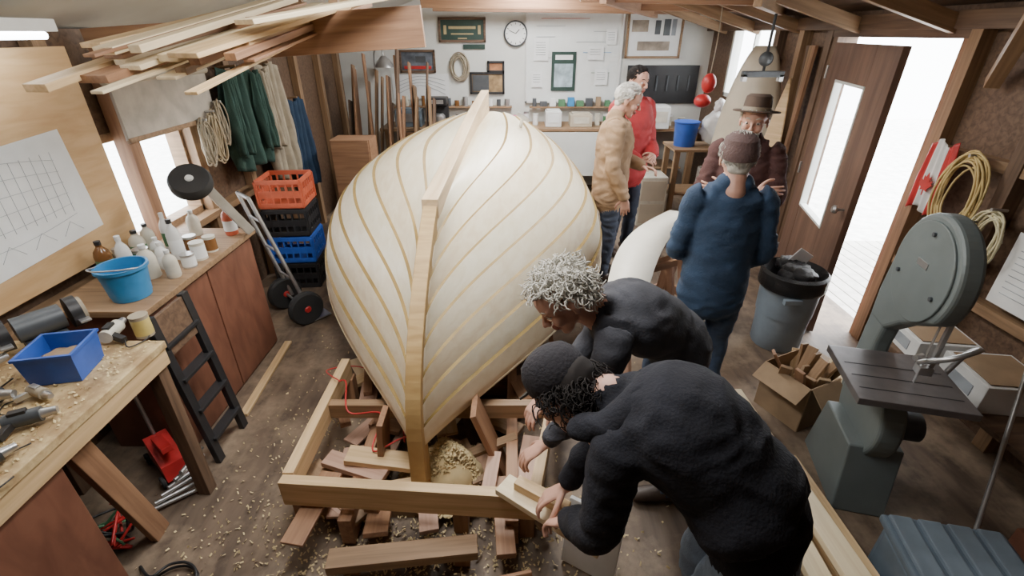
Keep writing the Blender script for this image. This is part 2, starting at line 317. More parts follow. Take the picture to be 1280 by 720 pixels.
# ---------------- people
def btube(acc,pts,rad,side=(1,0,0),lab=0,sub=4,n=18):
    P=cat(pts,sub); m=len(pts); RR=[]
    for i in range(m-1):
        for k in range(sub):
            t=k/sub; t=t*t*(3-2*t); RR.append((rad[i][0]*(1-t)+rad[i+1][0]*t,rad[i][1]*(1-t)+rad[i+1][1]*t))
    RR.append(rad[-1]); side=V(side); rings=[]
    def fr(i):
        T=(P[min(i+1,len(P)-1)]-P[max(i-1,0)]).normalized(); A=side-T*side.dot(T)
        if A.length<.05: A=T.orthogonal()
        A.normalize(); return T,A,T.cross(A)
    def ring(c,A,Bv,a,b): rings.append([c+A*a*math.cos(2*pi*k/n)+Bv*b*math.sin(2*pi*k/n) for k in range(n)])
    T,A,Bv=fr(0); a,b=RR[0]; r=min(a,b)
    for s in (1.45,1.0,.5): ring(P[0]-T*r*math.sin(s),A,Bv,a*math.cos(s),b*math.cos(s))
    for i in range(len(P)):
        T,A,Bv=fr(i); a,b=RR[i]; ring(P[i],A,Bv,a,b)
        for f in ((0,) if abs(a-b)<.012 else (-1,-.5,0,.5,1)):
            if a>=b: acc['s'].append((*(P[i]+A*f*(a-b)),b,lab))
            else: acc['s'].append((*(P[i]+Bv*f*(b-a)),a,lab))
    a,b=RR[-1]; r=min(a,b)
    for s in (.5,1.0,1.45): ring(P[-1]+T*r*math.sin(s),A,Bv,a*math.cos(s),b*math.cos(s))
    o=len(acc['v'])
    for q in rings: acc['v']+=q
    for i in range(len(rings)-1):
        for k in range(n): j=(k+1)%n; acc['f'].append((o+i*n+k,o+i*n+j,o+(i+1)*n+j,o+(i+1)*n+k))
    acc['f'].append(tuple(o+k for k in range(n))[::-1]); acc['f'].append(tuple(o+(len(rings)-1)*n+k for k in range(n)))
def remesh(acc,name,vox,mats,p,M=None,it=4,wr=0,wl=(0,),seed=0):
    me=bpy.data.meshes.new(name+'_t'); me.from_pydata([tuple(v) for v in acc['v']],[],acc['f'])
    o=bpy.data.objects.new(name+'_t',me); COL.objects.link(o)
    m=o.modifiers.new('r','REMESH'); m.mode='VOXEL'; m.voxel_size=vox
    m=o.modifiers.new('s','SMOOTH'); m.factor=.5; m.iterations=it
    dg=bpy.context.evaluated_depsgraph_get(); ev=o.evaluated_get(dg); nm=bpy.data.meshes.new_from_object(ev)
    bpy.data.objects.remove(o); nm.name=name
    n=len(nm.vertices); co=np.empty(n*3,dtype=np.float32); nm.vertices.foreach_get('co',co); co=co.reshape(-1,3)
    sm=np.array(acc['s'],dtype=np.float32); lab=np.empty(n,dtype=int)
    for i in range(0,n,4000):
        d=np.linalg.norm(co[i:i+4000,None,:]-sm[None,:,:3],axis=2)-sm[None,:,3]; lab[i:i+4000]=sm[np.argmin(d,axis=1),4].astype(int)
    if wr:
        no=np.array([v.normal for v in nm.vertices],dtype=np.float32)
        for i in range(n):
            if lab[i] in wl:
                q=V(co[i]); q2=V((q.x*6,q.y*6,q.z*12))+V((seed,0,0)); q2=q2+noise.noise_vector(q2*.6)*.7
                w=noise.noise(q2)*.7+noise.noise(q2*2.1)*.4; w=-abs(w)+.25
                co[i]+=no[i]*wr*w*1.8
        nm.vertices.foreach_set('co',co.ravel())
    for q in mats: nm.materials.append(q)
    mi=[int(lab[p_.vertices[0]]) for p_ in nm.polygons]
    nm.polygons.foreach_set('material_index',mi); nm.polygons.foreach_set('use_smooth',[True]*len(mi)); nm.update()
    o=bpy.data.objects.new(name,nm); COL.objects.link(o); o.parent=p
    if M is not None: o.matrix_basis=M
    return o
SKIN=mat('skin',(.55,.31,.23),.5,var=.08,scale=25); LIP=mat('lips',(.42,.16,.13),.5); EYEW=mat('eye_white',(.7,.68,.65),.2,var=.02); IRIS=mat('iris',(.05,.03,.02),.2)
def hand(p,name,w,d,nrm,thumb,curl=.5):
    Y=V(d).normalized(); Z=(V(nrm)-Y*V(nrm).dot(Y)).normalized(); X=Y.cross(Z)
    M=Matrix.Translation(w)@Matrix((X,Y,Z)).transposed().to_4x4(); t=thumb
    acc=dict(v=[],f=[],s=[])
    btube(acc,[(0,-.04,0),(0,0,0),(0,.035,0),(0,.085,0)],[(.026,.022),(.026,.018),(.038,.015),(.039,.013)],(1,0,0),0,3,14)
    for i,(x,y,l) in enumerate([(.030,.085,.074),(.010,.09,.083),(-.010,.087,.077),(-.030,.078,.060)]):
        q=V((x*t,y,0)); pts=[V((x*t*.8,y-.03,0)),q.copy()]; a=-curl*(.5+.12*i); sp=x*t*.8
        for f in (.45,.31,.24): q=q+V((sp*l*f*3,math.cos(a)*l*f,math.sin(a)*l*f)); pts.append(q.copy()); a-=curl*(.8)
        btube(acc,pts,[(.009,.009),(.0098,.0098),(.0088,.0088),(.008,.008),(.0068,.0068)],(1,0,0),0,2,10)
    q=V((.03*t,.018,-.004)); pts=[V((.012*t,.01,0)),q.copy()]
    for f,dr in ((.042,(.75,.65,-.25)),(.032,(.45,.8,-.45)),(.026,(.15,.85,-.55))): q=q+V((dr[0]*t,dr[1],dr[2])).normalized()*f; pts.append(q.copy())
    btube(acc,pts,[(.014,.014),(.014,.013),(.0115,.0115),(.0105,.0105),(.008,.008)],(1,0,0),0,2,10)
    return remesh(acc,name,.0038,[SKIN],p,M,3)
MOUTHD=mat('mouth_dark',(.25,.08,.07),.6)
def head(p,c,fwd,up,hairm,style='short',hl=.02,sc=1.0,seed=1,beard=False,smile=False):
    Y=V(fwd).normalized(); X=Y.cross(V(up)).normalized(); Z=X.cross(Y)
    M=Matrix.Translation(c)@Matrix((X,Y,Z)).transposed().to_4x4()@Matrix.Scale(sc,4)
    acc=dict(v=[],f=[],s=[]); b=btube
    b(acc,[(0,-.045,.03),(0,0,.035),(0,.03,.03)],[(.068,.075),(.076,.088),(.068,.078)],lab=0,n=24)
    b(acc,[(0,.0,-.02),(0,.03,-.05),(0,.05,-.085)],[(.062,.06),(.054,.055),(.034,.03)],lab=0)
    b(acc,[(0,.062,-.102),(0,.064,-.1)],[(.02,.018)]*2,lab=0)
    b(acc,[(0,.088,.012),(0,.1,-.01),(0,.112,-.03)],[(.008,.008),(.009,.009),(.013,.011)],lab=0); b(acc,[(-.013,.098,-.034),(.013,.098,-.034)],[(.009,.009)]*2,(0,0,1),0)
    b(acc,[(-.045,.072,.03),(0,.088,.026),(.045,.072,.03)],[(.011,.011)]*3,(0,0,1),0)
    for s in (-1,1):
        b(acc,[(s*.036,.06,-.02),(s*.038,.062,-.03)],[(.024,.024)]*2,lab=0)
        b(acc,[(s*.076,-.008,.012),(s*.081,-.014,.0),(s*.078,-.006,-.03)],[(.007,.02),(.007,.022),(.006,.012)],(1,0,0),0)
    b(acc,[(-.022,.083,-.06),(0,.093,-.058),(.022,.083,-.06)],[(.005,.005),(.0075,.0075),(.005,.005)],(0,0,1),1); b(acc,[(-.018,.081,-.07),(0,.091,-.07),(.018,.081,-.07)],[(.005,.005),(.008,.008),(.005,.005)],(0,0,1),1)
    b(acc,[(0,-.02,-.05),(0,-.045,-.12),(0,-.055,-.16)],[(.055,.055),(.054,.054),(.056,.056)],lab=0)
    remesh(acc,'head',.0052,[SKIN,LIP],p,M,4)
    hp_=grp('face_details'); hp_.parent=p; hp_.matrix_basis=M
    for s in (-1,1):
        ell(hp_,'eye_%d'%s,(s*.031,.077,.004),(.0125,.0125,.0115),EYEW); ell(hp_,'iris_%d'%s,(s*.031,.0872,.003),(.006,.003,.006),IRIS,sub=2)
        multi(hp_,'eyebrow_%d'%s,[cat([(s*.014,.092,.027),(s*.032,.089,.034),(s*.05,.074,.028)],4)],.004,hairm)
        multi(hp_,'upper_lid_%d'%s,[cat([(s*.019,.084,.006),(s*.031,.0885,.0135),(s*.044,.076,.006)],4)],.0026,SKIN)
    multi(hp_,'mouth_line',[cat([(-.024,.083,-.063 if smile else -.066),(0,.096,-.066),(.024,.083,-.063 if smile else -.066)],4)],.0022 if not smile else .005,MOUTHD if not smile else EYEW)
    rr=random.Random(seed); lines=[]; N={'short':1300,'curly':720,'long':1000}.get(style,0)
    cc=V((0,-.008,.032)); rad=V((.077,.098,.092))
    for k in range(N):
        z=rr.uniform(-.75,1); a=rr.uniform(0,2*pi); s=math.sqrt(max(0,1-z*z)); d=V((s*math.cos(a),s*math.sin(a),z))
        q=cc+V((d.x*rad.x,d.y*rad.y,d.z*rad.z))
        if q.y>.035 and q.z<.085: continue
        if q.y>-.01 and q.z<.035: continue
        if q.y>-.04 and q.z<.0: continue
        if style in('curly','long'):
            if style=='long' and q.z>.06: continue
            t1=d.orthogonal().normalized(); t2=d.cross(t1); r=rr.uniform(.006,.011); ph=rr.uniform(0,6.3); l=hl*rr.uniform(.7,1.2); lean=V((rr.uniform(-.3,.3),rr.uniform(-.3,.3),-.25 if style=='curly' else -.8))
            m_=10 if style=='curly' else 14
            lines.append([q+(d*(1 if style=='curly' else .6)+lean)*l*t/9+ (t1*math.cos(ph+t*.9)+t2*math.sin(ph+t*.9))*r*(.3+t/9) for t in range(m_)])
        else:
            flow=V((d.x*.5,-.8,.1 if d.z>.6 else -.9)); flow=(flow-d*flow.dot(d)).normalized(); l=hl*rr.uniform(.7,1.3)
            lines.append([q+flow*l*t*1.2+d*(.009*math.sin(t*2.4))+V((rr.uniform(-.004,.004),0,0)) for t in (0,.33,.66,1)])
    if style!='none':
        if lines: multi(p,'hair',lines,{'curly':.0044,'short':.0032,'long':.0032}[style],hairm,4,lambda t:1-.6*t,M)
        acc=dict(v=[],f=[],s=[]); b(acc,[(0,-.05,.03),(0,-.01,.045),(0,.015,.05)],[(.073,.08),(.08,.085),(.068,.075)],n=20); b(acc,[(0,-.06,.03),(0,-.06,-.04)],[(.066,.045),(.055,.035)])
        remesh(acc,'hair_base',.008,[hairm],p,M,3)
    if beard:
        rr2=[]
        for k in range(300):
            a=rr.uniform(-1.3,1.3); z=rr.uniform(-.1,-.055); q=V((.05*math.sin(a),.035+.052*math.cos(a),z)); rr2.append([q,q+V((0,.006,-.012))])
        multi(p,'beard',rr2,.004,hairm,4,None,M)
    return M
def figure(name,loc,yaw,J,C,top_r=1.0,bulk=.012,wr=.007,hem=.0,seed=0):
    e=grp(name,loc,yaw); acc=dict(v=[],f=[],s=[]); g=lambda k:V(J[k])
    side=(g('sr')-g('sl')).normalized(); k=top_r; bu=bulk
    pel,wai,che,nec=g('pel'),g('wai'),g('che'),g('nec'); sm=(g('sl')+g('sr'))/2
    low=pel+(pel-wai).normalized()*hem
    btube(acc,[low,pel+(wai-pel)*.3,wai,che,sm,nec],[(.17*k+bu,.122*k+bu),(.16*k+bu,.12*k+bu),(.15*k+bu,.115*k+bu),(.165*k+bu,.125*k+bu),(.14*k+bu,.098*k+bu),(.06,.058)],side,0,5,28)
    btube(acc,[g('hl'),pel,g('hr')],[(.098,.098),(.118,.128),(.098,.098)],(0,1,0),1)
    for s in 'lr':
        sh,el,w=g('s'+s),g('e'+s),g('w'+s); btube(acc,[sm*.45+sh*.55,sh,el*.5+sh*.5,el,el*.5+w*.5,w],[(.065+bu,.072+bu),(.055+bu,.06+bu),(.048+bu,.05+bu),(.042+bu,.043+bu),(.04+bu,.04+bu),(.032+bu*.7,.032+bu*.7)],side,0,4)
        h,kn,an=g('h'+s),g('k'+s),g('a'+s); btube(acc,[h,h*.5+kn*.5,kn,kn*.5+an*.5,an+V((0,0,.03))],[(.097,.099),(.085,.087),(.068,.07),(.062,.066),(.058,.062)],side,1,4)
        t=V(J.get('t'+s,(0,1,0))).normalized(); btube(acc,[an-t*.05+V((0,0,-.04)),an+t*.05+V((0,0,-.035)),an+t*.17+V((0,0,-.045))],[(.04,.04),(.045,.04),(.043,.03)],t.cross(V((0,0,1))),2)
    btube(acc,[nec,nec*.6+g('hed')*.4],[(.06,.06),(.055,.055)],side,3)
    if C.get('collar'): btube(acc,[nec-side*.045,nec+side*.045],[(.062,.045)]*2,(0,1,0),0)
    remesh(acc,'body',.0125,[C['top'],C['pants'],C['shoe'],SKIN],e,None,3,wr,(0,1),seed)
    return e
def STAND(h=1.75):
    k=h/1.75; J=dict(pel=(0,0,.96),wai=(0,0,1.1),che=(0,.01,1.28),nec=(0,-.01,1.5),hed=(0,.03,1.625),sl=(-.168,0,1.415),sr=(.168,0,1.415),
      el=(-.215,-.03,1.14),er=(.215,-.03,1.14),wl=(-.215,.07,.9),wr=(.215,.07,.9),hl=(-.085,0,.93),hr=(.085,0,.93),kl=(-.1,.03,.5),kr=(.1,.03,.5),al=(-.11,-.01,.08),ar=(.11,-.01,.08))
    return {a:tuple(x*k for x in b) for a,b in J.items()}
SHOE=mat('brown_boot',(.06,.04,.03),.5); JEAN=mat('denim',(.045,.07,.125),.85,var=.25,scale=15,bump=.3); JEANL=mat('faded_denim',(.24,.32,.43),.85,var=.25,scale=15,bump=.3); BLKJ=mat('dark_trousers',(.035,.045,.07),.85,bump=.3)
HOOD=mat('black_hoodie_cloth',(.013,.014,.021),.95,var=.2,bump=.3); GSH=mat('charcoal_shirt',(.05,.052,.064),.9,bump=.3); DEN=mat('blue_denim_jacket',(.032,.062,.12),.85,var=.2,scale=12,bump=.3)
TAN=mat('tan_canvas_jacket',(.33,.215,.125),.85,bump=.3); REDJ=mat('red_jacket_cloth',(.42,.03,.035),.7,bump=.2); BRN=mat('maroon_fleece',(.085,.038,.035),.9,bump=.3)
GHAIR=mat('grey_hair',(.56,.54,.48),.6,var=.3,scale=40); WHAIR=mat('white_hair',(.55,.53,.49),.6,scale=40); DHAIR=mat('dark_hair',(.016,.012,.011),.85,scale=40)
def w2l(J,o): return {k:(tuple(V(v)-V(o)) if k not in('tl','tr') else v) for k,v in J.items()}
# 1 hoodie man
o=(.7,.85,0)
J=w2l(dict(pel=(.68,.86,.92),wai=(.6,.92,1.03),che=(.47,1.02,1.13),nec=(.3,1.13,1.14),hed=(.18,1.2,1.08),sr=(.46,1.2,1.09),sl=(.29,.95,1.08),er=(.36,1.31,.84),wr=(.22,1.26,.62),el=(.25,.9,.82),wl=(.2,1.08,.62),
   hr=(.76,.95,.88),hl=(.65,.79,.88),kr=(.66,1.05,.48),kl=(.58,.84,.47),ar=(.8,.98,.08),al=(.72,.74,.08),tr=(-.78,.62,0),tl=(-.78,.62,0)),o)
P1=figure('man_in_black_hoodie',o,0,J,dict(top=HOOD,pants=JEANL,shoe=SHOE),1.1,.018,.014,hem=-.09,seed=3)
hc=V((.175,1.2,1.08))-V(o); hf=V((-.62,.42,-.62)); hu=V((-.5,.4,.78))
Mh=head(P1,hc,hf,hu,DHAIR,'long',.045,1.1,5)
lathe(P1,'beanie_cap',[(.086,0),(.089,.012),(.088,.03),(.083,.06),(.066,.088),(.035,.104),(.004,.11)],mat('black_cap',(.022,.02,.025),.9,bump=.4),M=Mh@TR((0,.0,.045),(-8,0,0))@Matrix.Diagonal((.98,1.2,1.02,1)))
prism(P1,'cap_peak',[(-.06,0),(-.055,.04),(-.03,.068),(0,.078),(.03,.068),(.055,.04),(.06,0)],.006,BLACK,Mh@TR((0,.09,.05),(-102,0,0)))
acc=dict(v=[],f=[],s=[]); nk=V((.325,1.1,1.135))-V(o); sd=V((.62,.78,0)).normalized(); bk=V((.78,-.62,.1)).normalized()
btube(acc,[nk-sd*.12+V((-.06,.03,-.04)),nk-sd*.1+bk*.03,nk+bk*.08+V((0,0,.055)),nk+sd*.1+bk*.03,nk+sd*.12+V((-.06,.03,-.04))],[(.03,.04),(.045,.055),(.058,.058),(.045,.055),(.03,.04)],(0,0,1))
remesh(acc,'hood',.009,[HOOD],P1,None,6,.012,(0,),9)
hand(P1,'hand_right',V((.2,1.25,.58))-V(o),(-.75,-.05,-.5),(.1,.2,1),-1,.55); hand(P1,'hand_left',V((.19,1.11,.57))-V(o),(-.45,.55,-.65),(.1,.1,1),1,.6)
# 2 grey haired man
o=(.72,1.75,0)
J=w2l(dict(pel=(.72,1.78,.9),wai=(.63,1.75,.99),che=(.5,1.69,1.07),nec=(.34,1.63,1.15),hed=(.2,1.6,1.22),sr=(.44,1.82,1.09),sl=(.38,1.48,1.08),er=(.36,1.86,.83),wr=(.16,1.7,.68),el=(.32,1.46,.82),wl=(.16,1.46,.62),
   hr=(.75,1.87,.88),hl=(.72,1.7,.88),kr=(.7,1.88,.48),kl=(.68,1.66,.48),ar=(.8,1.9,.08),al=(.8,1.66,.08),tr=(-1,0,0),tl=(-1,0,0)),o)
P2=figure('man_with_grey_curly_hair',o,0,J,dict(top=GSH,pants=JEAN,shoe=SHOE),1.03,.012,.012,hem=.04,seed=8)
head(P2,V((.2,1.6,1.2))-V(o),(-.75,-.25,-.6),(-.55,-.05,.8),GHAIR,'curly',.05,1.08,2)
hand(P2,'hand_right',V((.14,1.68,.65))-V(o),(-.6,-.6,-.5),(0,.1,1),-1,.6); hand(P2,'hand_left',V((.13,1.46,.58))-V(o),(-.8,-.1,-.6),(0,.1,1),1,.6)
# 3 blue jacket man (back to camera)
J=STAND(1.68); J.update(wl=(-.15,.2,.96),wr=(.17,.16,.93),el=(-.225,.0,1.08),er=(.225,-.01,1.08))
P3=figure('man_in_blue_jacket',(1.11,2.36,0),-8,J,dict(top=DEN,pants=JEAN,shoe=SHOE,collar=1),1.02,.01,.012,hem=.13,seed=5)
Mh=head(P3,(0,.03,1.55),(.1,1,-.12),(0,.12,1),GHAIR,'short',.03,1.0,6)
lathe(P3,'knit_cap',[(.09,0),(.093,.015),(.093,.035),(.088,.05),(.078,.08),(.05,.1),(.004,.108)],mat('mauve_brown_cap',(.15,.095,.09),.9,bump=.5),M=Mh@TR((0,-.01,.01),(10,0,0))@Matrix.Diagonal((.97,1.18,1.15,1)))
hand(P3,'hand_left',(-.13,.23,.95),(.5,.8,-.2),(-.4,.2,.8),1,.7); hand(P3,'hand_right',(.16,.19,.91),(-.4,.85,-.2),(.4,.2,.8),-1,.7)
# 4 tan jacket man
J=STAND(1.74); J.update(hed=(0,.07,1.6),wr=(.22,.12,.87),er=(.235,.0,1.12),wl=(-.12,.26,1.06),el=(-.22,.03,1.12))
P4=figure('man_in_tan_jacket',(.87,4.2,0),-100,J,dict(top=TAN,pants=BLKJ,shoe=SHOE,collar=1),1.1,.022,.014,hem=.14,seed=12)
head(P4,(0,.08,1.61),(0,1,-.35),(0,.35,1),WHAIR,'short',.03,1.04,7)
hand(P4,'hand_right',(.22,.13,.85),(0,.12,-1),(1,0,0),1,.4); hand(P4,'hand_left',(-.1,.28,1.05),(.5,.8,0),(-.3,.3,.8),1,.6)
# 5 red jacket man
J=STAND(1.83); J.update(wl=(-.1,.24,1.08),wr=(.1,.24,1.05),el=(-.24,.02,1.14),er=(.24,.02,1.14))
P5=figure('man_in_red_jacket',(1.14,4.8,0),-150,J,dict(top=REDJ,pants=BLKJ,shoe=SHOE,collar=1),1.16,.03,.012,hem=.12,seed=22)
head(P5,(-.0,.03,1.71),(-.1,1,-.15),(0,.15,1),DHAIR,'short',.025,1.0,9)
hand(P5,'hand_left',(-.08,.26,1.08),(.7,.6,0),(0,.6,.8),1,.6); hand(P5,'hand_right',(.08,.27,1.05),(-.7,.6,0),(0,.6,.8),-1,.6)
# 6 hat man
J=STAND(1.72); J.update(wl=(.08,.21,1.14),wr=(-.08,.24,1.18),el=(-.23,.08,1.11),er=(.23,.08,1.11))
P6=figure('man_in_fedora',(1.59,3.3,0),156,J,dict(top=BRN,pants=BLKJ,shoe=SHOE,collar=1),1.06,.02,.014,hem=.1,seed=31)
Mh=head(P6,(0,.03,1.59),(.1,1,-.05),(0,.05,1),GHAIR,'short',.02,1.04,11,beard=True,smile=True)
lathe(P6,'fedora_hat',[(.145,0),(.15,.004),(.145,.01),(.09,.004),(.088,.03),(.085,.06),(.08,.09),(.06,.105),(.03,.095),(.003,.09)],[mat('brown_felt',(.09,.06,.045),.9),mat('hat_band',(.3,.25,.18),.8)],M=Mh@TR((0,-.01,.055),(8,0,0))@Matrix.Diagonal((.93,1.1,1,1)),fm=[0,0,0,1,0,0,0,0,0])
hand(P6,'hand_left',(.1,.22,1.15),(.9,.1,.2),(.1,1,.2),1,.4); hand(P6,'hand_right',(-.1,.25,1.19),(-.9,.05,.1),(0,1,.2),-1,.4)
# ---------------- bandsaw  (local -Y = cover face, +X = blade side)
bs=grp('bandsaw',(1.76,1.8,0),-104); bs.scale=(.9,.9,.92)
def arc(cx,cz,r,a0,a1,n=20): return [(cx+r*math.cos(math.radians(a0+(a1-a0)*i/n)),cz+r*math.sin(math.radians(a0+(a1-a0)*i/n))) for i in range(n+1)]
def bprism(name,pts,th,mt,y=0,bw=.02):
    o=prism(bs,name,pts,th,mt,TR((0,y,0))); m=o.modifiers.new('b','BEVEL'); m.width=bw; m.segments=3; m.limit_method='ANGLE'; m.angle_limit=.5; return o
guard=arc(0,1.32,.27,-35,185,30)+[(-.29,1.1),(-.28,.94),(-.12,.94),(.0,1.04)]
bprism('upper_wheel_guard',guard,.09,SAWG); bprism('upper_wheel_cover',arc(0,1.32,.235,0,358,40),.012,SAWG,-.05,.005)
for i,(x,z) in enumerate([(0,1.5),(.16,1.26),(-.16,1.26)]): rod(bs,'cover_knob_%d'%i,(x,-.055,z),(x,-.066,z),.01,DGREY)
box(bs,'name_plate',(0,-.058,1.36),(.09,.003,.03),STEEL)
bprism('c_frame_column',[(-.3,.45),(-.13,.45),(-.13,.85),(-.1,1.05),(-.28,1.1)],.085,SAWG)
bprism('lower_wheel_guard',arc(0,.5,.24,0,358,40),.12,SAWG)
box(bs,'cutting_table',(.17,-.05,.83),(.44,.48,.035),SAWT); box(bs,'table_trunnion',(.15,-.0,.77),(.16,.14,.1),SAWG)
box(bs,'blade',(.2,-.0,.97),(.014,.002,.5),STEEL,bev=0); box(bs,'guide_post',(.21,.03,1.06),(.02,.02,.24),STEEL); box(bs,'guide_block',(.21,.01,.93),(.05,.06,.04),STEEL)
rod(bs,'guide_knob',(.21,-.02,1.0),(.27,-.08,1.02),.012,STEEL)
bprism('stand_cabinet',[(-.26,0),(.26,0),(.18,.4),(-.18,.4)],.26,SAWG,0,.01); rod(bs,'motor',(-.05,.1,.4),(-.05,.28,.4),.08,DGREY)
cable(bs,'dust_hose',[(.2,-.02,.96),(.27,.06,1.04),(.24,.16,1.08),(.12,.2,.98),(.05,.2,.8)],.013,STEEL)
for i in range(3): box(bs,'table_slot_%d'%i,(.1+.1*i,-.05,.8485),(.005,.42,.001),BLACK,bev=0)
# ---------------- right side clutter
e=grp('cardboard_box',(1.78,2.33,0),25)
for i,(c,s,r) in enumerate([((-.17,0,.16),(.006,.3,.32),(0,0,0)),((.17,0,.16),(.006,.3,.32),(0,0,0)),((0,-.15,.16),(.34,.006,.32),(0,0,0)),((0,.15,.16),(.34,.006,.32),(0,0,0)),((0,0,.005),(.34,.3,.006),(0,0,0)),((-.22,0,.28),(.12,.3,.005),(0,-40,0)),((.22,0,.3),(.12,.3,.005),(0,20,0)),((0,-.2,.28),(.34,.12,.005),(45,0,0))]): box(e,'panel_%d'%i,c,s,CARD,r,.001)
for k in range(18): x=R.uniform(-.1,.1); y=R.uniform(-.08,.08); beam(e,'scrap_%d'%k,(x,y,.12),(x+R.uniform(-.12,.12),y+R.uniform(-.1,.1),R.uniform(.3,.4)),.06,.018,R.choice([PINE,MIDW,PALE,CEDAR,CARD]))
e=grp('floor_lumber_stack',(1.38,1.6,0))
for k,(x0,y0,x1,y1,z0,z1,w,m) in enumerate([(.02,.62,-.1,-.75,.05,.05,.12,PINE),(-.1,.72,-.28,-.5,.06,.08,.09,CEDAR),(.04,.4,.0,-.7,.09,.1,.08,PINE),(.0,.75,-.08,-.8,.12,.3,.1,PALE),(-.1,.7,-.2,-.8,.13,.24,.09,PALE),(.07,.2,.04,-.6,.14,.2,.06,PINE),(-.2,.6,-.34,-.6,.12,.16,.06,YEL)]):
    beam(e,'board_%d'%k,(x0,y0,z0),(x1,y1,z1),w,.035,m)
e=grp('grey_ribbed_tote',(1.68,1.1,0),-12); box(e,'body',(0,0,.17),(.4,.28,.34),GREYD,bev=.03); box(e,'lid',(0,0,.355),(.43,.31,.035),GREYD,bev=.012)
for i in range(4): box(e,'rib_%d'%i,(-.153+.102*i,0,.378),(.08,.29,.02),GREYP,bev=.008)
for i in range(5): box(e,'side_rib_%d'%i,(-.16+.08*i,-.143,.17),(.02,.012,.3),GREYP)
tr_=grp('trash_can',(2.02,3.08,0)); tr_.scale=(.86,.86,.92); lathe(tr_,'can',[(.19,0),(.2,.02),(.205,.2),(.225,.45),(.235,.6),(.25,.61),(.25,.64),(.235,.64),(.22,.3)],TRASHM,n=40)
lathe(tr_,'bag_rim',[(.252,.53),(.26,.55),(.258,.6),(.26,.65),(.24,.67),(.2,.6),(.12,.55)],BAG)
for i in range(5): ell(tr_,'bag_bulge_%d'%i,(R.uniform(-.13,.13),R.uniform(-.13,.13),.62+R.uniform(0,.05)),(.09,.1,.07),BAG,nz=.3)
box(tr_,'paper_scrap',(.08,.1,.72),(.16,.01,.13),PAPER,(15,30,10)); box(tr_,'handle',(-.1,-.24,.5),(.14,.04,.04),TRASHM)
def coil(name,loc,R0,mt,n=9,vert=1.3,ax='x',r=.008,seed=1):
    e=grp(name,loc); rr=random.Random(seed); L=[]
    for k in range(n):
        a0=rr.uniform(0,6.3); rr0=R0*rr.uniform(.75,1.1); off=rr.uniform(-.03,.03); pts=[]
        for t in range(33):
            a=a0+2*pi*t/32; q=(math.cos(a)*rr0*.8+off,math.sin(a)*rr0*vert-abs(off)); w=rr.uniform(-.002,.002)+.01*math.sin(a*2+k)+.006*(k%4)
            pts.append(V((-.02-w*1.0,q[0],q[1])) if ax=='x' else (V((.02+w,q[0],q[1])) if ax=='-x' else V((q[0],-.02-w,q[1]))))
        L.append(pts)
    multi(e,'loops',L,r,mt,6)
    h={'x':((.03,0),(-.06,0)),'-x':((-.03,0),(.06,0)),'y':((0,.03),(0,-.06))}[ax]
    rod(e,'hook',(*h[0],R0*vert*.9),(*h[1],R0*vert*.95),.008,STEEL)
coil('rope_coil',(XR-.13,2.72,1.28),.16,ROPE,12,1.4,r=.006); coil('extension_cord_coil',(XR-.13,2.46,1.12),.11,mat('cream_cord',(.6,.55,.35),.6),9,1.4,r=.006,seed=4)
coil('rope_hank',(XL+.14,3.62,1.4),.06,ROPEG,10,2.6,'-x',.006,6); coil('rope_hank.001',(XL+.14,3.74,1.42),.06,mat('rope_tan',(.42,.34,.22),.8),7,3,'-x',.006,7); coil('rope_hank.002',(XL+.14,3.86,1.5),.05,ROPEG,8,3,'-x',.006,9); coil('rope_wreath',(-.74,D-.01,1.69),.15,ROPEG,8,1.1,'y',.01,3)
def cloth(p,name,w,h,mt,M,fold=.03,f=5,n=24):
    vs=[];fs=[]
    for i in range(n+1):
        for j in range(n+1):
            x=i/n-.5; z=-j/n; a=fold*(.4+.6*j/n); vs.append((x*w*(.75+.25*min(1,j/n*2)),a*math.sin(x*f*6+j*.1)+.3*a*math.sin(x*31+j*.3),z*h+.02*math.sin(x*9)))
    for i in range(n):
        for j in range(n): a=i*(n+1)+j; fs.append((a,a+n+1,a+n+2,a+1))
    fm=[]
    for i in range(n):
        for j in range(n): fm.append(1 if isinstance(mt,list) and (i<n*.28 or i>n*.72) else 0)
    o=mk(name,vs,fs,mt,p,M,True,fm); s=o.modifiers.new('s','SOLIDIFY'); s.thickness=.004; return o
e=grp('maple_leaf_flag',(XR-.1,2.98,1.26)); cloth(e,'flag_cloth',.24,.42,[WPL,RED],TR((-.02,0,.25),(0,0,90)),.012)
lp=[(0,.09),(.02,.05),(.045,.06),(.04,.02),(.08,.035),(.07,.01),(.085,0),(.04,-.035),(.045,-.055),(.006,-.045),(.006,-.09)]; lp=lp+[(-x,z) for x,z in lp[::-1]]
prism(e,'maple_leaf',[(x*.6,z*.8) for x,z in lp],.003,RED,TR((-.045,0,0),(0,0,90)))
e=grp('fire_extinguisher',(XR-.22,2.6,.72)); lathe(e,'cylinder',[(.05,0),(.062,.01),(.062,.3),(.05,.34),(.02,.37),(.02,.4)],RED); box(e,'label',(-.055,-.02,.17),(.02,.07,.12),WPL,(0,0,20)); box(e,'valve_head',(0,0,.42),(.03,.09,.03),BLACK); beam(e,'lever',(0,-.03,.44),(0,-.12,.47),.02,.01,BLACK); cable(e,'hose',[(0,.03,.42),(-.02,.09,.4),(-.04,.1,.25),(-.04,.09,.1)],.01,BLACK); box(e,'bracket',(.08,0,.2),(.07,.08,.04),STEEL)
e=grp('notice_sheet',(XR-.09,2.2,.98)); box(e,'sheet',(0,0,0),(.004,.3,.4),PAPER,bev=0); multi(e,'text_lines',[[V((-.004,-.12,.15-.035*k)),V((-.004,.1,.15-.035*k))] for k in range(9)],.002,INK)
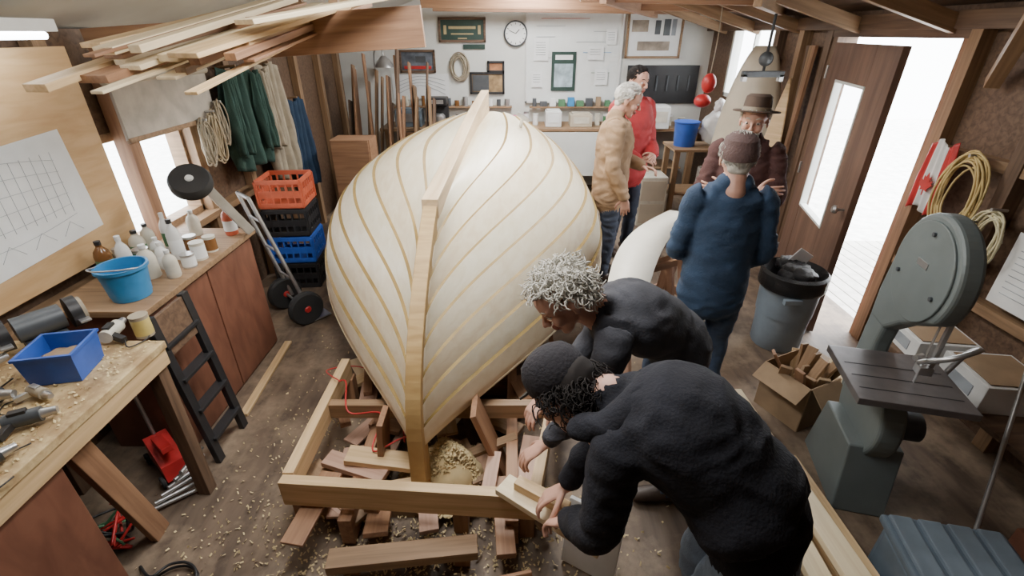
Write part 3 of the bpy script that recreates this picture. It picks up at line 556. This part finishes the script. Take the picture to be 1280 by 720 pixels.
e=grp('wall_shelf',(XR-.33,1.95,.5)); box(e,'board',(0,0,0),(.5,1.1,.03),DARKW); beam(e,'bracket_a',(.2,-.4,-.02),(.2,-.4,-.3),.04,.04,MIDW); beam(e,'bracket_b',(.2,.4,-.02),(.2,.4,-.3),.04,.04,MIDW)
for nm,y,h,m in (('white_parts_box',1.85,.15,WPL),('cardboard_carton',2.25,.12,WPL)):
    e=grp(nm,(XR-.4,y,.516),-8); box(e,'carton',(0,0,h/2),(.3,.3,h),m); box(e,'flap',(0,0,h+.004),(.26,.26,.004),CARD); box(e,'label',(-.152,0,h/2),(.003,.16,.06),INK)
e=grp('storage_boxes',(2.4,1.1,0)); box(e,'crate_low',(0,0,.12),(.5,.45,.24),REDPLY); box(e,'carton_b',(.02,.03,.33),(.4,.32,.17),DARKW)
e=grp('steel_pipe',(2.2,1.5,0)); rod(e,'pipe',(-.25,-.25,0),(.08,.25,1.0),.009,STEEL)
# ---------------- left side
wb=grp('workbench',(-1.93,1.13,0)); box(wb,'top',(0.03,-.12,.885),(.74,1.5,.035),BENCHW); beam(wb,'front_apron',(.38,-.86,.83),(.38,.62,.83),.03,.08,PINE)
for i,(x,y) in enumerate([(.35,.58),(.35,-.8),(-.3,.58),(-.3,-.8)]): beam(wb,'leg_%d'%i,(x,y,0),(x,y,.87),.06,.06,DARKW)
beam(wb,'brace_leg',(.34,.12,.86),(.26,.34,.0),.09,.035,CEDAR,up=(1,0,0)); box(wb,'front_panel',(.37,-.36,.42),(.018,.8,.78),REDPLY)
def f3(): return R.uniform(-.28,.38),R.uniform(-.58,.62),.906
shav('sawdust',wb,f3,1500,.002,.006)
def bin_(name,loc,w,d,h,mt,rz=0,t=.006,fl=.9):
    e=grp(name,loc,rz)
    def ring(s,z,o): return [(-w/2*s+o,-d/2*s+o,z),(w/2*s-o,-d/2*s+o,z),(w/2*s-o,d/2*s-o,z),(-w/2*s+o,d/2*s-o,z)]
    vs=ring(fl,0,0)+ring(1,h,0)+ring(1.06,h,0)+ring(1.06,h+.01,0)+ring(1,h+.01,t)+ring(fl,.01,t); fs=[(3,2,1,0),(20,21,22,23)]
    for k in range(5):
        for i in range(4): fs.append((k*4+i,k*4+(i+1)%4,(k+1)*4+(i+1)%4,(k+1)*4+i))
    mk('bin_shell',vs,fs,mt,e); return e
e=bin_('blue_storage_bin',(-1.77,1.54,.905),.19,.18,.12,BLUE,12); ell(e,'contents',(0,0,.07),(.072,.066,.02),CARD,nz=.4)
e=grp('blue_bucket',(-1.93,2.14,.92)); lathe(e,'pail',[(.085,0),(.105,.15),(.115,.155),(.115,.17),(.104,.17),(.09,.02)],LBLUE); cable(e,'handle',[(.11,0,.16),(.08,-.1,.19),(0,-.14,.2),(-.08,-.1,.19),(-.11,0,.16)],.004,STEEL)
gr=grp('bench_grinder',(-2.02,1.74,.905),55); rod(gr,'motor',(-.08,0,.1),(.08,0,.1),.055,DGREY); box(gr,'base',(0,0,.025),(.14,.11,.05),DGREY)
for s in (-1,1): rod(gr,'wheel_guard_%d'%s,(s*.1,0,.1),(s*.14,0,.1),.07,BLACK); rod(gr,'wheel_%d'%s,(s*.14,0,.1),(s*.155,0,.1),.058,ROPEG); box(gr,'tool_rest_%d'%s,(s*.13,-.08,.08),(.04,.04,.01),STEEL)
def tool(name,loc,rz,m1,m2,s=1):
    e=grp(name,loc,rz); e.scale=(s,s,s); rod(e,'body',(-.08,0,.05),(.06,0,.05),.038,m1); rod(e,'nose',(.06,0,.05),(.12,0,.05),.026,STEEL,.018); beam(e,'grip',(-.04,0,.05),(-.09,-.1,.03),.032,.036,m2); box(e,'switch',(-.02,-.0,.09),(.07,.035,.02),m2); cable(e,'cord',[(-.09,-.1,.03),(-.14,-.14,.01),(-.06,-.2,.01),(.04,-.17,.01)],.004,BLACK)
tool('power_drill',(-1.66,1.24,.905),30,DGREY,BLACK,.7); tool('angle_grinder',(-1.84,1.08,.905),-50,BLACK,STEEL,.8); tool('router',(-1.76,1.78,.905),100,CREAM,BLACK,.75); tool('jigsaw',(-1.62,1.05,.905),60,DGREY,RED,.65); tool('electric_planer',(-1.9,1.34,.905),10,DGREY,BLACK,.8); tool('orbital_sander',(-2.08,1.5,.905),70,BLACK,DGREY,.8); tool('palm_sander',(-1.74,1.38,.905),-20,ROPEG,STEEL,.55)
e=grp('tool_case',(-1.76,.82,.905),15); box(e,'case',(0,0,.05),(.28,.2,.1),BLACK,bev=.015); box(e,'label',(.06,0,.103),(.13,.09,.003),WPL); box(e,'latch',(.142,0,.05),(.01,.04,.03),RED)
cb_=grp('red_brown_cabinet',(-2.03,2.54,0)); box(cb_,'carcass',(0,0,.44),(.44,1.06,.88),REDPLY); box(cb_,'counter',(.01,0,.9),(.51,1.12,.035),MIDW); box(cb_,'door_a',(.225,-.265,.44),(.015,.52,.84),REDPLY); box(cb_,'door_b',(.225,.265,.44),(.015,.52,.84),REDPLY)
e=grp('floor_batten',(-1.68,2.7,.0)); beam(e,'strip',(-.03,.35,.012),(.02,-.45,.012),.05,.02,PINE)
e=grp('small_step_ladder',(-1.66,2.04,0))
for s in (-1,1): beam(e,'rail_%d'%s,(.04,s*.13,0),(-.04,s*.13,.92),.03,.05,BLACK)
for i in range(4): beam(e,'rung_%d'%i,(.03-.02*i,-.13,.15+.2*i),(.03-.02*i,.13,.15+.2*i),.06,.02,BLACK)
box(e,'top_panel',(-.03,0,.8),(.02,.24,.22),DARKW,(0,-5,0))
def bottle(name,loc,r,h,mt,cap=WPL,label=None):
    e=grp(name,loc); lathe(e,'bottle',[(r*.9,0),(r,.01),(r,h*.6),(r*.85,h*.72),(r*.35,h*.85),(r*.35,h*.92)],mt,n=20); lathe(e,'cap',[(r*.4,h*.9),(r*.4,h)],cap,n=14)
    if label: lathe(e,'label',[(r*1.01,h*.15),(r*1.01,h*.5)],label,n=20)
def can(name,loc,r,h,mt,label=None):
    e=grp(name,loc); lathe(e,'can',[(r,0),(r,h),(r*1.03,h),(r*1.03,h+.004),(r*.9,h+.004)],mt,n=22); lathe(e,'label',[(r*1.01,h*.12),(r*1.01,h*.88)],label or GRN,n=22)
AMB=mat('amber_glass',(.2,.09,.03),.2); ml=[WPL,CREAM,WPL,CREAM,STEEL,AMB,FG]
for y in [2.12,2.24,2.36,2.48,2.6,2.72,2.98]:
    for x in (-1.85,-1.97,-2.09,-2.2):
        if x>-2.1 and y<2.34: continue
        if y>2.9 and x>-2.05: continue
        if R.random()<.1: continue
        q=(x+R.uniform(-.01,.01),y+R.uniform(-.01,.01),.918)
        if R.random()<.55: bottle(R.choice(['glue_bottle','solvent_bottle','resin_jug']),q,R.uniform(.03,.044),R.uniform(.13,.25),R.choice(ml),R.choice([WPL,RED,BLACK,WPL]),R.choice([None,PAPER,CREAM,GRN]))
        else: can(R.choice(['paint_tin','varnish_tin']),q,R.uniform(.03,.042),R.uniform(.07,.12),R.choice([STEEL,WPL,CREAM]),R.choice([GRN,PAPER,CREAM,INK,AMB]))
bottle('spray_bottle',(-1.86,2.99,.918),.04,.2,ORANGE,BLACK,PAPER)
can('paint_tin',(-1.64,1.8,.905),.036,.1,ROPEG,YEL)
e=grp('rolled_window_shade',(XL+.12,3.4,1.72)); box(e,'panel',(0,0,-.03),(.02,.95,.32),mat('shade_cloth',(.46,.42,.36),.8)); rod(e,'roller',(0,-.5,.14),(0,.5,.14),.025,FG); box(e,'bottom_lath',(.005,0,-.19),(.025,.95,.03),MIDW)
def wheel(p,name,c,r,w,ax,hub):
    M=Matrix.Translation(c)@V(ax).to_track_quat('Z','Y').to_matrix().to_4x4()
    lathe(p,name+'_tyre',[(r*.6,-w/2),(r*.9,-w/2),(r,-w*.25),(r,w*.25),(r*.9,w/2),(r*.6,w/2)],RUB,M=M,n=36); lathe(p,name+'_hub',[(r*.15,-w*.62),(r*.2,-w*.5),(r*.6,-w*.4),(r*.6,w*.4),(r*.2,w*.5),(r*.15,w*.62)],hub,M=M)
e=grp('launching_wheel',(-1.93,2.84,.92)); wheel(e,'wheel',(.03,-.04,.4),.115,.08,(.3,-.55,.75),WPL); beam(e,'arm',(.07,.0,.38),(.2,.14,.02),.055,.055,STEEL); beam(e,'fork',(.02,-.0,.4),(.09,.03,.33),.06,.04,STEEL)
e=grp('hand_truck',(-1.72,3.5,0))
wheel(e,'wheel_a',(.06,-.16,.14),.14,.07,(.8,-.7,0),RED); wheel(e,'wheel_b',(-.22,.1,.14),.14,.07,(.8,-.7,0),RED); rod(e,'axle',(-.22,.1,.14),(.06,-.16,.14),.01,STEEL)
rod(e,'rail_a',(.02,-.06,.12),(-.26,.0,1.0),.015,STEEL); rod(e,'rail_b',(-.16,.1,.12),(-.42,.15,1.0),.015,STEEL); rod(e,'handle',(-.26,.0,1.0),(-.42,.15,1.0),.015,STEEL)
for i in range(3): a=.25+.27*i; rod(e,'cross_%d'%i,V((.02,-.06,.12)).lerp(V((-.26,0,1)),a),V((-.16,.1,.12)).lerp(V((-.42,.15,1)),a),.01,STEEL)
box(e,'toe_plate',(.03,-.02,.02),(.3,.2,.01),STEEL,(0,0,-42))
def crate(name,z,mt,x=-1.98,y=4.12,rz=5):
    e=grp(name,(x,y,z),rz); w,d,h=.36,.34,.25; box(e,'floor',(0,0,.008),(w,d,.014),mt)
    for zz in (.03,h-.02):
        for s in (-1,1): box(e,'rail_x%d%d'%(s,zz*100),(0,s*d/2,zz),(w,.014,.04),mt); box(e,'rail_y%d%d'%(s,zz*100),(s*w/2,0,zz),(.014,d,.04),mt)
    for s in (-1,1):
        for k in range(7):
            t=-.5+k/6; bw=.03 if k in (0,6) else .012
            box(e,'slat_x%d_%d'%(s,k),(t*w,s*d/2,h/2),(bw,.012,h-.03),mt,bev=.001); box(e,'slat_y%d_%d'%(s,k),(s*w/2,t*d,h/2),(.012,bw,h-.03),mt,bev=.001)
        box(e,'mid_%d'%s,(0,s*d/2,h*.5),(w,.008,.06),mt,bev=.001); box(e,'midy_%d'%s,(s*w/2,0,h*.5),(.008,d,.06),mt,bev=.001)
crate('milk_crate',.0,BLACK); crate('milk_crate.001',.255,BLUE); crate('milk_crate.002',.51,BLACK); crate('milk_crate.003',.765,ORANGE)
e=grp('green_coat',(XL+.17,4.2,1.85)); cloth(e,'body',.5,.78,GREEN,TR((0,0,0),(0,0,82)),.06,4); cloth(e,'sleeve_a',.14,.6,GREEN,TR((.05,-.2,-.04),(0,0,82)),.05,4); cloth(e,'sleeve_b',.14,.62,GREEN,TR((.07,.2,-.04),(0,0,82)),.05,4); rod(e,'peg',(-.16,0,.0),(.03,0,.02),.01,MIDW)
e=grp('beige_coat',(XL+.17,4.78,1.85)); cloth(e,'body',.45,1.0,BEIGE,TR((0,0,0),(0,0,85)),.06,4); cloth(e,'sleeve',.13,.65,BEIGE,TR((.06,-.2,-.04),(0,0,85)),.05,4); rod(e,'peg',(-.16,0,.0),(.03,0,.02),.01,MIDW)
e=grp('navy_overalls',(XL+.17,5.25,1.5)); cloth(e,'body',.4,.9,mat('navy_cloth',(.02,.045,.09),.9),TR((0,0,0),(0,0,85)),.05,4); rod(e,'peg',(-.16,0,.0),(.03,0,.02),.01,MIDW)
e=grp('leaning_lumber',(-1.9,6.2,0))
for k in range(20):
    x=-.2+.058*k+R.uniform(-.02,.02); y0=-.25+R.uniform(0,.3); h=R.uniform(1.2,1.95); beam(e,'plank_%d'%k,(x,y0,0),(x+R.uniform(-.1,.12),y0+.4,h),.02,R.uniform(.08,.17),R.choice([CEDAR,MIDW,CEDAR,CEDAR,DARKW]),up=(0,1,0))
e=grp('brown_shelf_cabinet',(-1.72,5.35,0)); box(e,'side_l',(-.2,0,.55),(.02,.3,1.1),CEDAR); box(e,'side_r',(.2,0,.55),(.02,.3,1.1),CEDAR); box(e,'back',(0,.14,.55),(.4,.02,1.1),CEDAR)
for z in (.05,.4,.75,1.09): box(e,'shelf_%d'%(z*100),(0,0,z),(.4,.3,.02),CEDAR)
box(e,'front_board',(0,-.16,.6),(.4,.02,1.0),CEDAR)
# overhead lumber
e=grp('overhead_lumber_rack',(-1.3,2.6,2.1))
def ol(n,a,b,w,h,m): beam(e,n,(a[0]+1.3,a[1]-2.6,a[2]-2.1),(b[0]+1.3,b[1]-2.6,b[2]-2.1),w,h,m)
ol('support_beam',(-2.32,2.95,2.02),(-.48,2.95,2.13),.04,.2,CEDAR); ol('support_hanger',(-.95,2.98,2.1),(-.95,2.98,2.62),.05,.04,MIDW); ol('second_support',(-2.32,3.9,2.16),(-.9,3.9,2.2),.04,.1,CEDAR); ol('hanger_b',(-1.5,3.93,2.1),(-1.5,3.93,2.44),.05,.04,MIDW)
wl_=[PINE,PALE,CEDAR,PALE,MIDW,PALE,CEDAR,PINE,CEDAR]
for k in range(22):
    x=-1.72+.075*(k%9)+R.uniform(-.02,.02); lay=k//9; L0=R.uniform(1.85,2.35); zs_=2.16+.04*lay; m_=.26
    y1=R.uniform(3.4,4.1)
    ol('board_%d'%k,(x+R.uniform(-.1,.02),L0,zs_-(2.95-L0)*m_+R.uniform(-.02,.02)),(x+.12,y1,zs_+(y1-2.95)*.08),R.choice([.05,.09,.13]),R.choice([.012,.02,.03]),wl_[k%9])
ol('wide_plank',(-1.15,2.35,2.14),(-.62,2.93,2.27),.2,.02,PALE); ol('wide_plank_b',(-1.3,2.1,2.02),(-.85,3.4,2.3),.16,.02,PINE)
def fixture(name,loc,L,rz=0,hang=.15):
    e=grp(name,loc,rz); box(e,'housing',(0,0,.03),(.16,L,.05),WPL)
    for s in (-1,1): rod(e,'tube_%d'%s,(s*.04,-L*.47,-.01),(s*.04,L*.47,-.01),.016,LAMP)
    for s in (-1,1): rod(e,'chain_%d'%s,(0,s*L*.35,.05),(0,s*L*.35,.05+hang),.004,STEEL)
fixture('fluorescent_light',(-2.12,1.85,2.1),1.2,0,.06); fixture('fluorescent_light.001',(.2,3.6,2.68),1.2); fixture('fluorescent_light.002',(.2,5.9,2.68),1.2)
# ---------------- back wall
bn=grp('back_workbench',(.4,7.08,0)); box(bn,'top',(0,0,.93),(4.4,.6,.04),MIDW)
for i in range(6): beam(bn,'leg_%d'%i,(-2.1+.84*i,-.25,0),(-2.1+.84*i,-.25,.91),.08,.08,MIDW)
box(bn,'back_shelf',(-.1,0,.4),(4.2,.5,.02),MIDW); box(bn,'white_front_panel',(.55,-.29,.6),(1.9,.015,.6),WHITE); box(bn,'plywood_front',(-1.3,-.29,.55),(1.2,.015,.7),CEDAR)
def frame(name,x0,x1,z0,z1,fm_,inner,deco=None):
    e=grp(name,((x0+x1)/2,D-.02,(z0+z1)/2)); w,h=x1-x0,z1-z0; box(e,'backing',(0,0,0),(w-.02,.015,h-.02),inner,bev=0)
    for s in (-1,1): box(e,'frame_v%d'%s,(s*w/2,-.01,0),(.03,.03,h+.03),fm_); box(e,'frame_h%d'%s,(0,-.01,s*h/2),(w+.03,.03,.03),fm_)
    for i,(a,b,c,d,m) in enumerate(deco or []): box(e,'detail_%d'%i,(a*w,-.012,b*h),(c*w,.008,d*h),m,bev=0)
GOLD=mat('gilt',(.4,.32,.16),.6); DGN=mat('dark_green',(.02,.05,.04),.5); SEA=mat('sea_photo',(.3,.25,.2),.6,var=.6,scale=6)
frame('carved_name_board',-.98,-.37,2.0,2.27,DARKW,DGN,[(0,.1,.6,.12,GOLD),(0,-.18,.5,.06,GOLD),(-.38,0,.06,.4,GOLD),(.38,0,.06,.4,GOLD),(0,-.38,.2,.06,GOLD)])
frame('framed_tool_display',1.57,2.3,1.8,2.36,MIDW,PAPER,[(-.28,.18,.3,.25,SEA),(.22,.15,.12,.35,DGREY),(.0,-.25,.6,.2,SEA),(.35,.15,.08,.35,INK),(.05,.15,.1,.3,DGREY)])
frame('boat_photograph',-1.55,-1.08,1.62,1.88,DARKW,mat('photo_dark',(.12,.14,.17),.5,var=.7,scale=7),[(0,-.3,.8,.15,RED),(.1,.1,.3,.3,DGREY)])
frame('autumn_photograph',-.58,-.12,1.34,1.6,BLACK,mat('photo_autumn',(.3,.2,.1),.5,var=.7,scale=8),[(-.2,0,.5,.8,DGREY)])
frame('autumn_photograph',-.33,-.12,1.62,1.74,BLACK,mat('photo_rust',(.4,.18,.08),.5,var=.6,scale=9))
e=grp('green_pennant',(-.52,D-.02,1.93)); box(e,'cloth',(0,0,0),(.3,.01,.06),DGN)
frame('whiteboard',.2,1.5,1.22,2.5,WPL,mat('whiteboard_face',(.78,.81,.8),.25,var=.03),[(-.25,.25,.3,.004,INK),(-.3,.15,.2,.004,INK),(-.3,-.05,.2,.004,INK),(.2,.1,.35,.004,INK),(.25,.0,.3,.004,LBLUE),(.3,.2,.2,.004,INK),(.3,-.2,.2,.004,GRN),(-.1,.32,.5,.004,RED)])
e=grp('posted_note',(.4,D-.05,1.9))
for i,(x,z,w,h) in enumerate([(0,0,.2,.28),(-.05,-.38,.15,.2),(.75,-.05,.22,.16),(.85,-.35,.18,.2),(.95,.15,.14,.18)]): box(e,'note_%d'%i,(x,-.002*i,z),(w,.004,h),PAPER,bev=0); multi(e,'note_text_%d'%i,[[V((x-w*.35,-.006-.002*i,z+h*.3-.03*k)),V((x+w*.3,-.006-.002*i,z+h*.3-.03*k))] for k in range(int(h/.045))],.0025,INK)
e=grp('sailing_poster',(.72,D-.05,1.62)); box(e,'sheet',(0,0,0),(.34,.006,.5),DGN,bev=0); box(e,'picture',(0,-.005,-.05),(.26,.004,.3),mat('poster_pic',(.35,.45,.5),.5,var=.5,scale=8),bev=0); box(e,'title',(0,-.005,.18),(.24,.004,.06),PAPER,bev=0)
e=grp('wall_chart',(-1.3,D-.01,1.42)); box(e,'sheet',(0,0,0),(.8,.006,.34),PAPER,bev=0); multi(e,'curves',[cat([(-.35,-.006,-.1+.05*k),(0,-.006,.02+.04*k),(.35,-.006,-.1+.06*k)],6) for k in range(4)],.003,INK)
e=grp('wall_clock',(.05,D-.02,2.09)); lathe(e,'rim',[(.15,0),(.16,.01),(.16,.03),(.15,.04),(.14,.03)],DGREY,rot=(90,0,0),n=48); lathe(e,'dial',[(.14,.0),(.14,.032)],PAPER,rot=(90,0,0),n=48)
for k in range(12): a=k*pi/6; box(e,'tick_%d'%k,(.12*math.sin(a),-.034,.12*math.cos(a)),(.008,.003,.022),BLACK,(0,math.degrees(a),0),0)
beam(e,'hour_hand',(0,-.037,0),(.05,-.037,.05),.004,.01,BLACK); beam(e,'minute_hand',(0,-.037,0),(-.09,-.037,.04),.004,.007,BLACK)
e=grp('black_peg_panel',(2.12,D-.03,1.45)); box(e,'board',(0,0,0),(1.0,.03,.5),BLACK)
for i in range(6): box(e,'hung_tool_%d'%i,(-.38+.15*i,-.03,.02),(.02,.02,.2),DGREY)
e=grp('wall_ledge',(-.85,D-.07,1.16)); box(e,'shelf',(0,0,0),(1.7,.13,.022),MIDW)
for i in range(14):
    x=-.78+.12*i; rod(e,'jar_%d'%i,(x,0,.011),(x,0,.011+R.uniform(.06,.14)),R.uniform(.022,.038),R.choice([STEEL,AMB,CREAM,DGREY,PAPER]))
e=grp('wall_ledge.001',(1.1,D-.1,1.16)); box(e,'shelf',(0,0,0),(1.7,.11,.022),MIDW)
for i in range(13):
    x=-.78+.13*i; h=R.uniform(.05,.13); w=R.uniform(.05,.11); box(e,'item_%d'%i,(x,0,.011+h/2),(w,.08,h),R.choice([STEEL,AMB,CREAM,DGREY,PAPER,CARD,GRN,LBLUE]))
e=grp('gooseneck_lamp',(-1.72,7.2,1.72)); cable(e,'neck',[(-.2,.18,-.1),(-.15,.05,.15),(-.03,-.05,.2),(0,-.08,.1)],.01,STEEL); lathe(e,'shade',[(.13,-.06),(.12,-.03),(.07,.04),(.03,.08)],STEEL,(0,-.08,.03)); box(e,'bracket',(-.2,.185,-.1),(.05,.03,.08),STEEL)
def bitem(name,x,w,h,m,dy=0,d=.25):
    e=grp(name,(x,7.0+dy,.952)); box(e,'body',(0,0,h/2),(w,d,h),m,bev=.01); box(e,'face',(0,-d/2-.002,h*.55),(w*.7,.006,h*.5),R.choice([CREAM,PAPER,STEEL]),bev=0); box(e,'top_detail',(0,0,h+.008),(w*.8,d*.7,.016),m)
bitem('clear_tote',-1.42,.36,.22,GREYP)
e=grp('coffee_maker',(-1.0,6.98,.952)); box(e,'base',(0,0,.02),(.24,.26,.04),BLACK); box(e,'tower',(0,.08,.2),(.24,.1,.34),BLACK); box(e,'head',(0,-.02,.33),(.24,.24,.1),BLACK,bev=.015); lathe(e,'carafe',[(.07,0),(.085,.05),(.08,.1),(.05,.13)],STEEL,(0,-.04,.042)); box(e,'panel',(0,-.142,.33),(.16,.005,.05),STEEL)
bitem('tissue_box',.02,.2,.13,PINK,-.1); bitem('parts_drawer',-.3,.26,.14,CREAM); bitem('white_box',.57,.22,.2,WPL); bitem('first_aid_box',.95,.3,.16,FG); bitem('white_box.001',2.0,.22,.28,WPL,-.15); bitem('kettle_box',1.7,.2,.2,GREYP)
for k,x in enumerate([-.75,-.62,-.52,-.1,.2,.33,1.2,1.32,1.44,2.2,2.35]): can('coffee_tin',(x,7.05+R.uniform(-.1,.1),.95),R.uniform(.035,.05),R.uniform(.1,.17),R.choice([STEEL,WPL,CREAM]),R.choice([PAPER,GRN,CREAM,LBLUE]))
e2=grp('bucket_stand',(2.25,5.95,0)); box(e2,'top',(0,0,.88),(.7,.5,.03),MIDW)
for i,(x,y) in enumerate([(-.3,-.2),(.3,-.2),(-.3,.2),(.3,.2)]): beam(e2,'leg_%d'%i,(x,y,0),(x,y,.87),.06,.06,MIDW)
box(e2,'shelf',(0,0,.35),(.64,.44,.02),MIDW); e=grp('blue_bucket.001',(2.08,5.95,.895)); lathe(e,'pail',[(.12,0),(.14,.26),(.15,.27),(.15,.28),(.13,.28)],BLUE)
e=grp('white_jerry_can',(2.4,5.9,.366)); box(e,'body',(0,0,.14),(.2,.16,.28),WPL,bev=.03); box(e,'handle',(0,0,.31),(.12,.03,.03),WPL); lathe(e,'cap',[(.02,.28),(.02,.32)],LBLUE,(.06,0,0))
e=grp('white_plastic_bag',(2.42,5.9,.93)); ell(e,'bag',(0,0,.2),(.17,.15,.2),WPL,nz=.5); ell(e,'bag_top',(0,0,.4),(.07,.06,.1),WPL,nz=.5)
e=grp('grey_panel_stack',(1.45,6.5,0))
for k in range(3): box(e,'panel_%d'%k,(.04*k,.05*k,.36),(.5,.02,.7),[FG,WHITE,GREYP][k],(-8,0,5*k))
e=grp('metal_cabinet',(1.68,5.75,0)); box(e,'body',(0,0,.3),(.32,.35,.6),CREAM,bev=.01); box(e,'drawer_a',(0,-.178,.44),(.28,.01,.24),FG); box(e,'drawer_b',(0,-.178,.16),(.28,.01,.24),FG)
e=grp('red_fishing_float',(2.12,5.6,1.62)); ell(e,'float',(0,0,0),(.075,.075,.1),RED); ell(e,'float_lower',(-.03,.02,-.18),(.09,.09,.07),RED); cable(e,'line',[(0,0,.1),(.01,0,.4),(0,0,.78)],.006,ROPEG)
e=grp('hanging_block_and_scale',(2.2,4.6,2.0)); rod(e,'rod',(0,0,-.2),(0,0,.3),.012,BLACK); box(e,'bar',(0,0,-.22),(.36,.05,.05),DGREY); ell(e,'knob',(0,0,-.1),(.06,.05,.06),DGREY); box(e,'jaw_l',(-.16,0,-.25),(.04,.05,.06),STEEL); box(e,'jaw_r',(.16,0,-.25),(.04,.05,.06),STEEL)
def leaf(name,loc,rz,lean,w,h,mt,cup,pw=.8):
    e=grp(name,loc); vs=[];fs=[];n=24;m=10
    for i in range(n+1):
        t=i/n; hw=w/2*(math.sin(pi*(.12+.85*t))**pw)
        for j in range(m+1):
            s=j/m*2-1; vs.append((s*hw,cup*(s*s-1)*(hw/w*2),t*h))
    for i in range(n):
        for j in range(m): a=i*(m+1)+j; fs.append((a,a+1,a+m+2,a+m+1))
    o=mk('shell',vs,fs,mt,e,TR((0,0,0),(lean,0,rz)),True); s=o.modifiers.new('s','SOLIDIFY'); s.thickness=.02; return e
leaf('canoe_mould_shell',(2.28,4.95,0),-40,-6,.62,2.0,FG,.12,.5); leaf('leaning_rudder_board',(2.36,4.6,0),-50,-7,.2,1.75,PINE,.0,1.0)
e=grp('leaning_battens',(2.62,4.72,0))
for k in range(3): beam(e,'batten_%d'%k,(-.06+.04*k,-.08-.02*k,0),(.07,.04+.05*k,2.0),.03,.05,[CEDAR,MIDW,DARKW][k])
# white plank on sawhorse
e=grp('spiled_plank',(.95,2.95,.8)); vs=[];fs=[]
a=V((-.36,-.75,.0));b=V((.36,.6,.08)); n=24
for i in range(n+1):
    t=i/n; c=a.lerp(b,t)+V((-.08*math.sin(pi*t),.06*math.sin(pi*t),.03*math.sin(pi*t))); w=.08+.05*math.sin(pi*min(1,t*.8+.15)); q=V((.88,-.47,0))
    vs+=[c-q*w,c+q*w]
for i in range(n): fs.append((2*i,2*i+1,2*i+3,2*i+2))
o=mk('plank',vs,fs,mat('birch_white',(.8,.77,.68),.5,var=.05),e,None,True); s=o.modifiers.new('s','SOLIDIFY'); s.thickness=.012
for nm,x,y in (('sawhorse',1.12,3.28),('sawhorse.001',.9,2.85)):
    e=grp(nm,(x,y,0),28); beam(e,'top',(-.22,0,.74),(.22,0,.74),.08,.05,CEDAR)
    for i in (-1,1):
        for j in (-1,1): beam(e,'leg_%d%d'%(i,j),(i*.18,0,.74),(i*.2,j*.14,0),.07,.025,PINKW,up=(1,0,0))
        beam(e,'tie_%d'%i,(i*.19,-.09,.3),(i*.19,.09,.3),.02,.07,CEDAR)
    beam(e,'stretcher',(-.2,.08,.3),(.2,.08,.3),.02,.07,PINKW)
# under-bench clutter
e=grp('red_trolley_jack',(-1.86,1.86,0),-40); prism(e,'frame',[(-.15,.04),(.15,.04),(.12,.12),(-.12,.17)],.11,RED,TR((0,0,0))); beam(e,'lift_arm',(-.1,0,.15),(.13,0,.22),.05,.03,RED); rod(e,'handle',(-.12,0,.15),(-.2,0,.45),.01,STEEL)
for i in (-1,1):
    for j in (-1,1): wheel(e,'caster_%d%d'%(i,j),(i*.12,j*.07,.035),.035,.02,(0,1,0),STEEL)
e=grp('pipe_clamps',(-1.62,1.66,0))
for k in range(6): rod(e,'pipe_%d'%k,(-.16+.02*k,-.1+.03*k,.03+.02*k),(.04-.02*k,.08+.03*k,.015+.02*k),.01,STEEL)
e=grp('tangled_cords',(-1.84,1.42,.01)); rr=random.Random(4)
for c,m in ((0,RED),(1,BLACK),(2,GRN),(3,RED),(4,BLACK)): cable(e,'cord_%d'%c,[(rr.uniform(-.14,.1),rr.uniform(-.1,.12),rr.uniform(0,.15)) for _ in range(9)],.006,m)
e=grp('tool_crate',(-2.0,.98,0)); box(e,'box',(0,0,.14),(.35,.4,.28),BLACK); box(e,'box_lid',(0,0,.29),(.3,.36,.02),DGREY); box(e,'red_case',(.02,.05,.33),(.2,.12,.06),RED,(0,0,30))
e=grp('black_cable_loop',(-1.35,1.2,.008)); cable(e,'cable',[(.1*math.cos(a*.7)-.1,.1*math.sin(a*.7),.003*a) for a in range(14)]+[(-.3,.1,.0)],.006,BLACK)
# ---------------- lights
w=bpy.data.worlds.new('World'); S.world=w; w.use_nodes=True; bg=w.node_tree.nodes['Background']; bg.inputs[0].default_value=(.92,.96,1,1); bg.inputs[1].default_value=14
def area(name,loc,rot,sx,sy,pw,col=(1,1,1)):
    l=bpy.data.lights.new(name,'AREA'); l.shape='RECTANGLE'; l.size=sx; l.size_y=sy; l.energy=pw; l.color=col; o=bpy.data.objects.new(name,l); COL.objects.link(o); o.location=loc; o.rotation_euler=[math.radians(a) for a in rot]; return o
area('ceiling_lamp',(-.5,1.7,2.6),(0,0,0),.5,1.4,56,(1,.98,.95)); area('ceiling_lamp.001',(.2,3.6,2.64),(0,0,0),.5,1.2,76,(1,.98,.95)); area('ceiling_lamp.002',(.2,5.9,2.64),(0,0,0),.5,1.2,90,(1,.99,.97))
sl=bpy.data.lights.new('sun','SUN'); sl.energy=9; sl.angle=.7; so=bpy.data.objects.new('sun',sl); COL.objects.link(so); so.rotation_euler=V((-.8,-.12,-.5)).to_track_quat('-Z','Y').to_euler()
# ---------------- camera
cd=bpy.data.cameras.new('camera'); cd.sensor_width=36; cd.lens=36*600/1280; cd.clip_start=.05; co=bpy.data.objects.new('camera',cd); COL.objects.link(co); co.location=(0,0,2.1); co.rotation_euler=(math.radians(62),0,0); S.camera=co
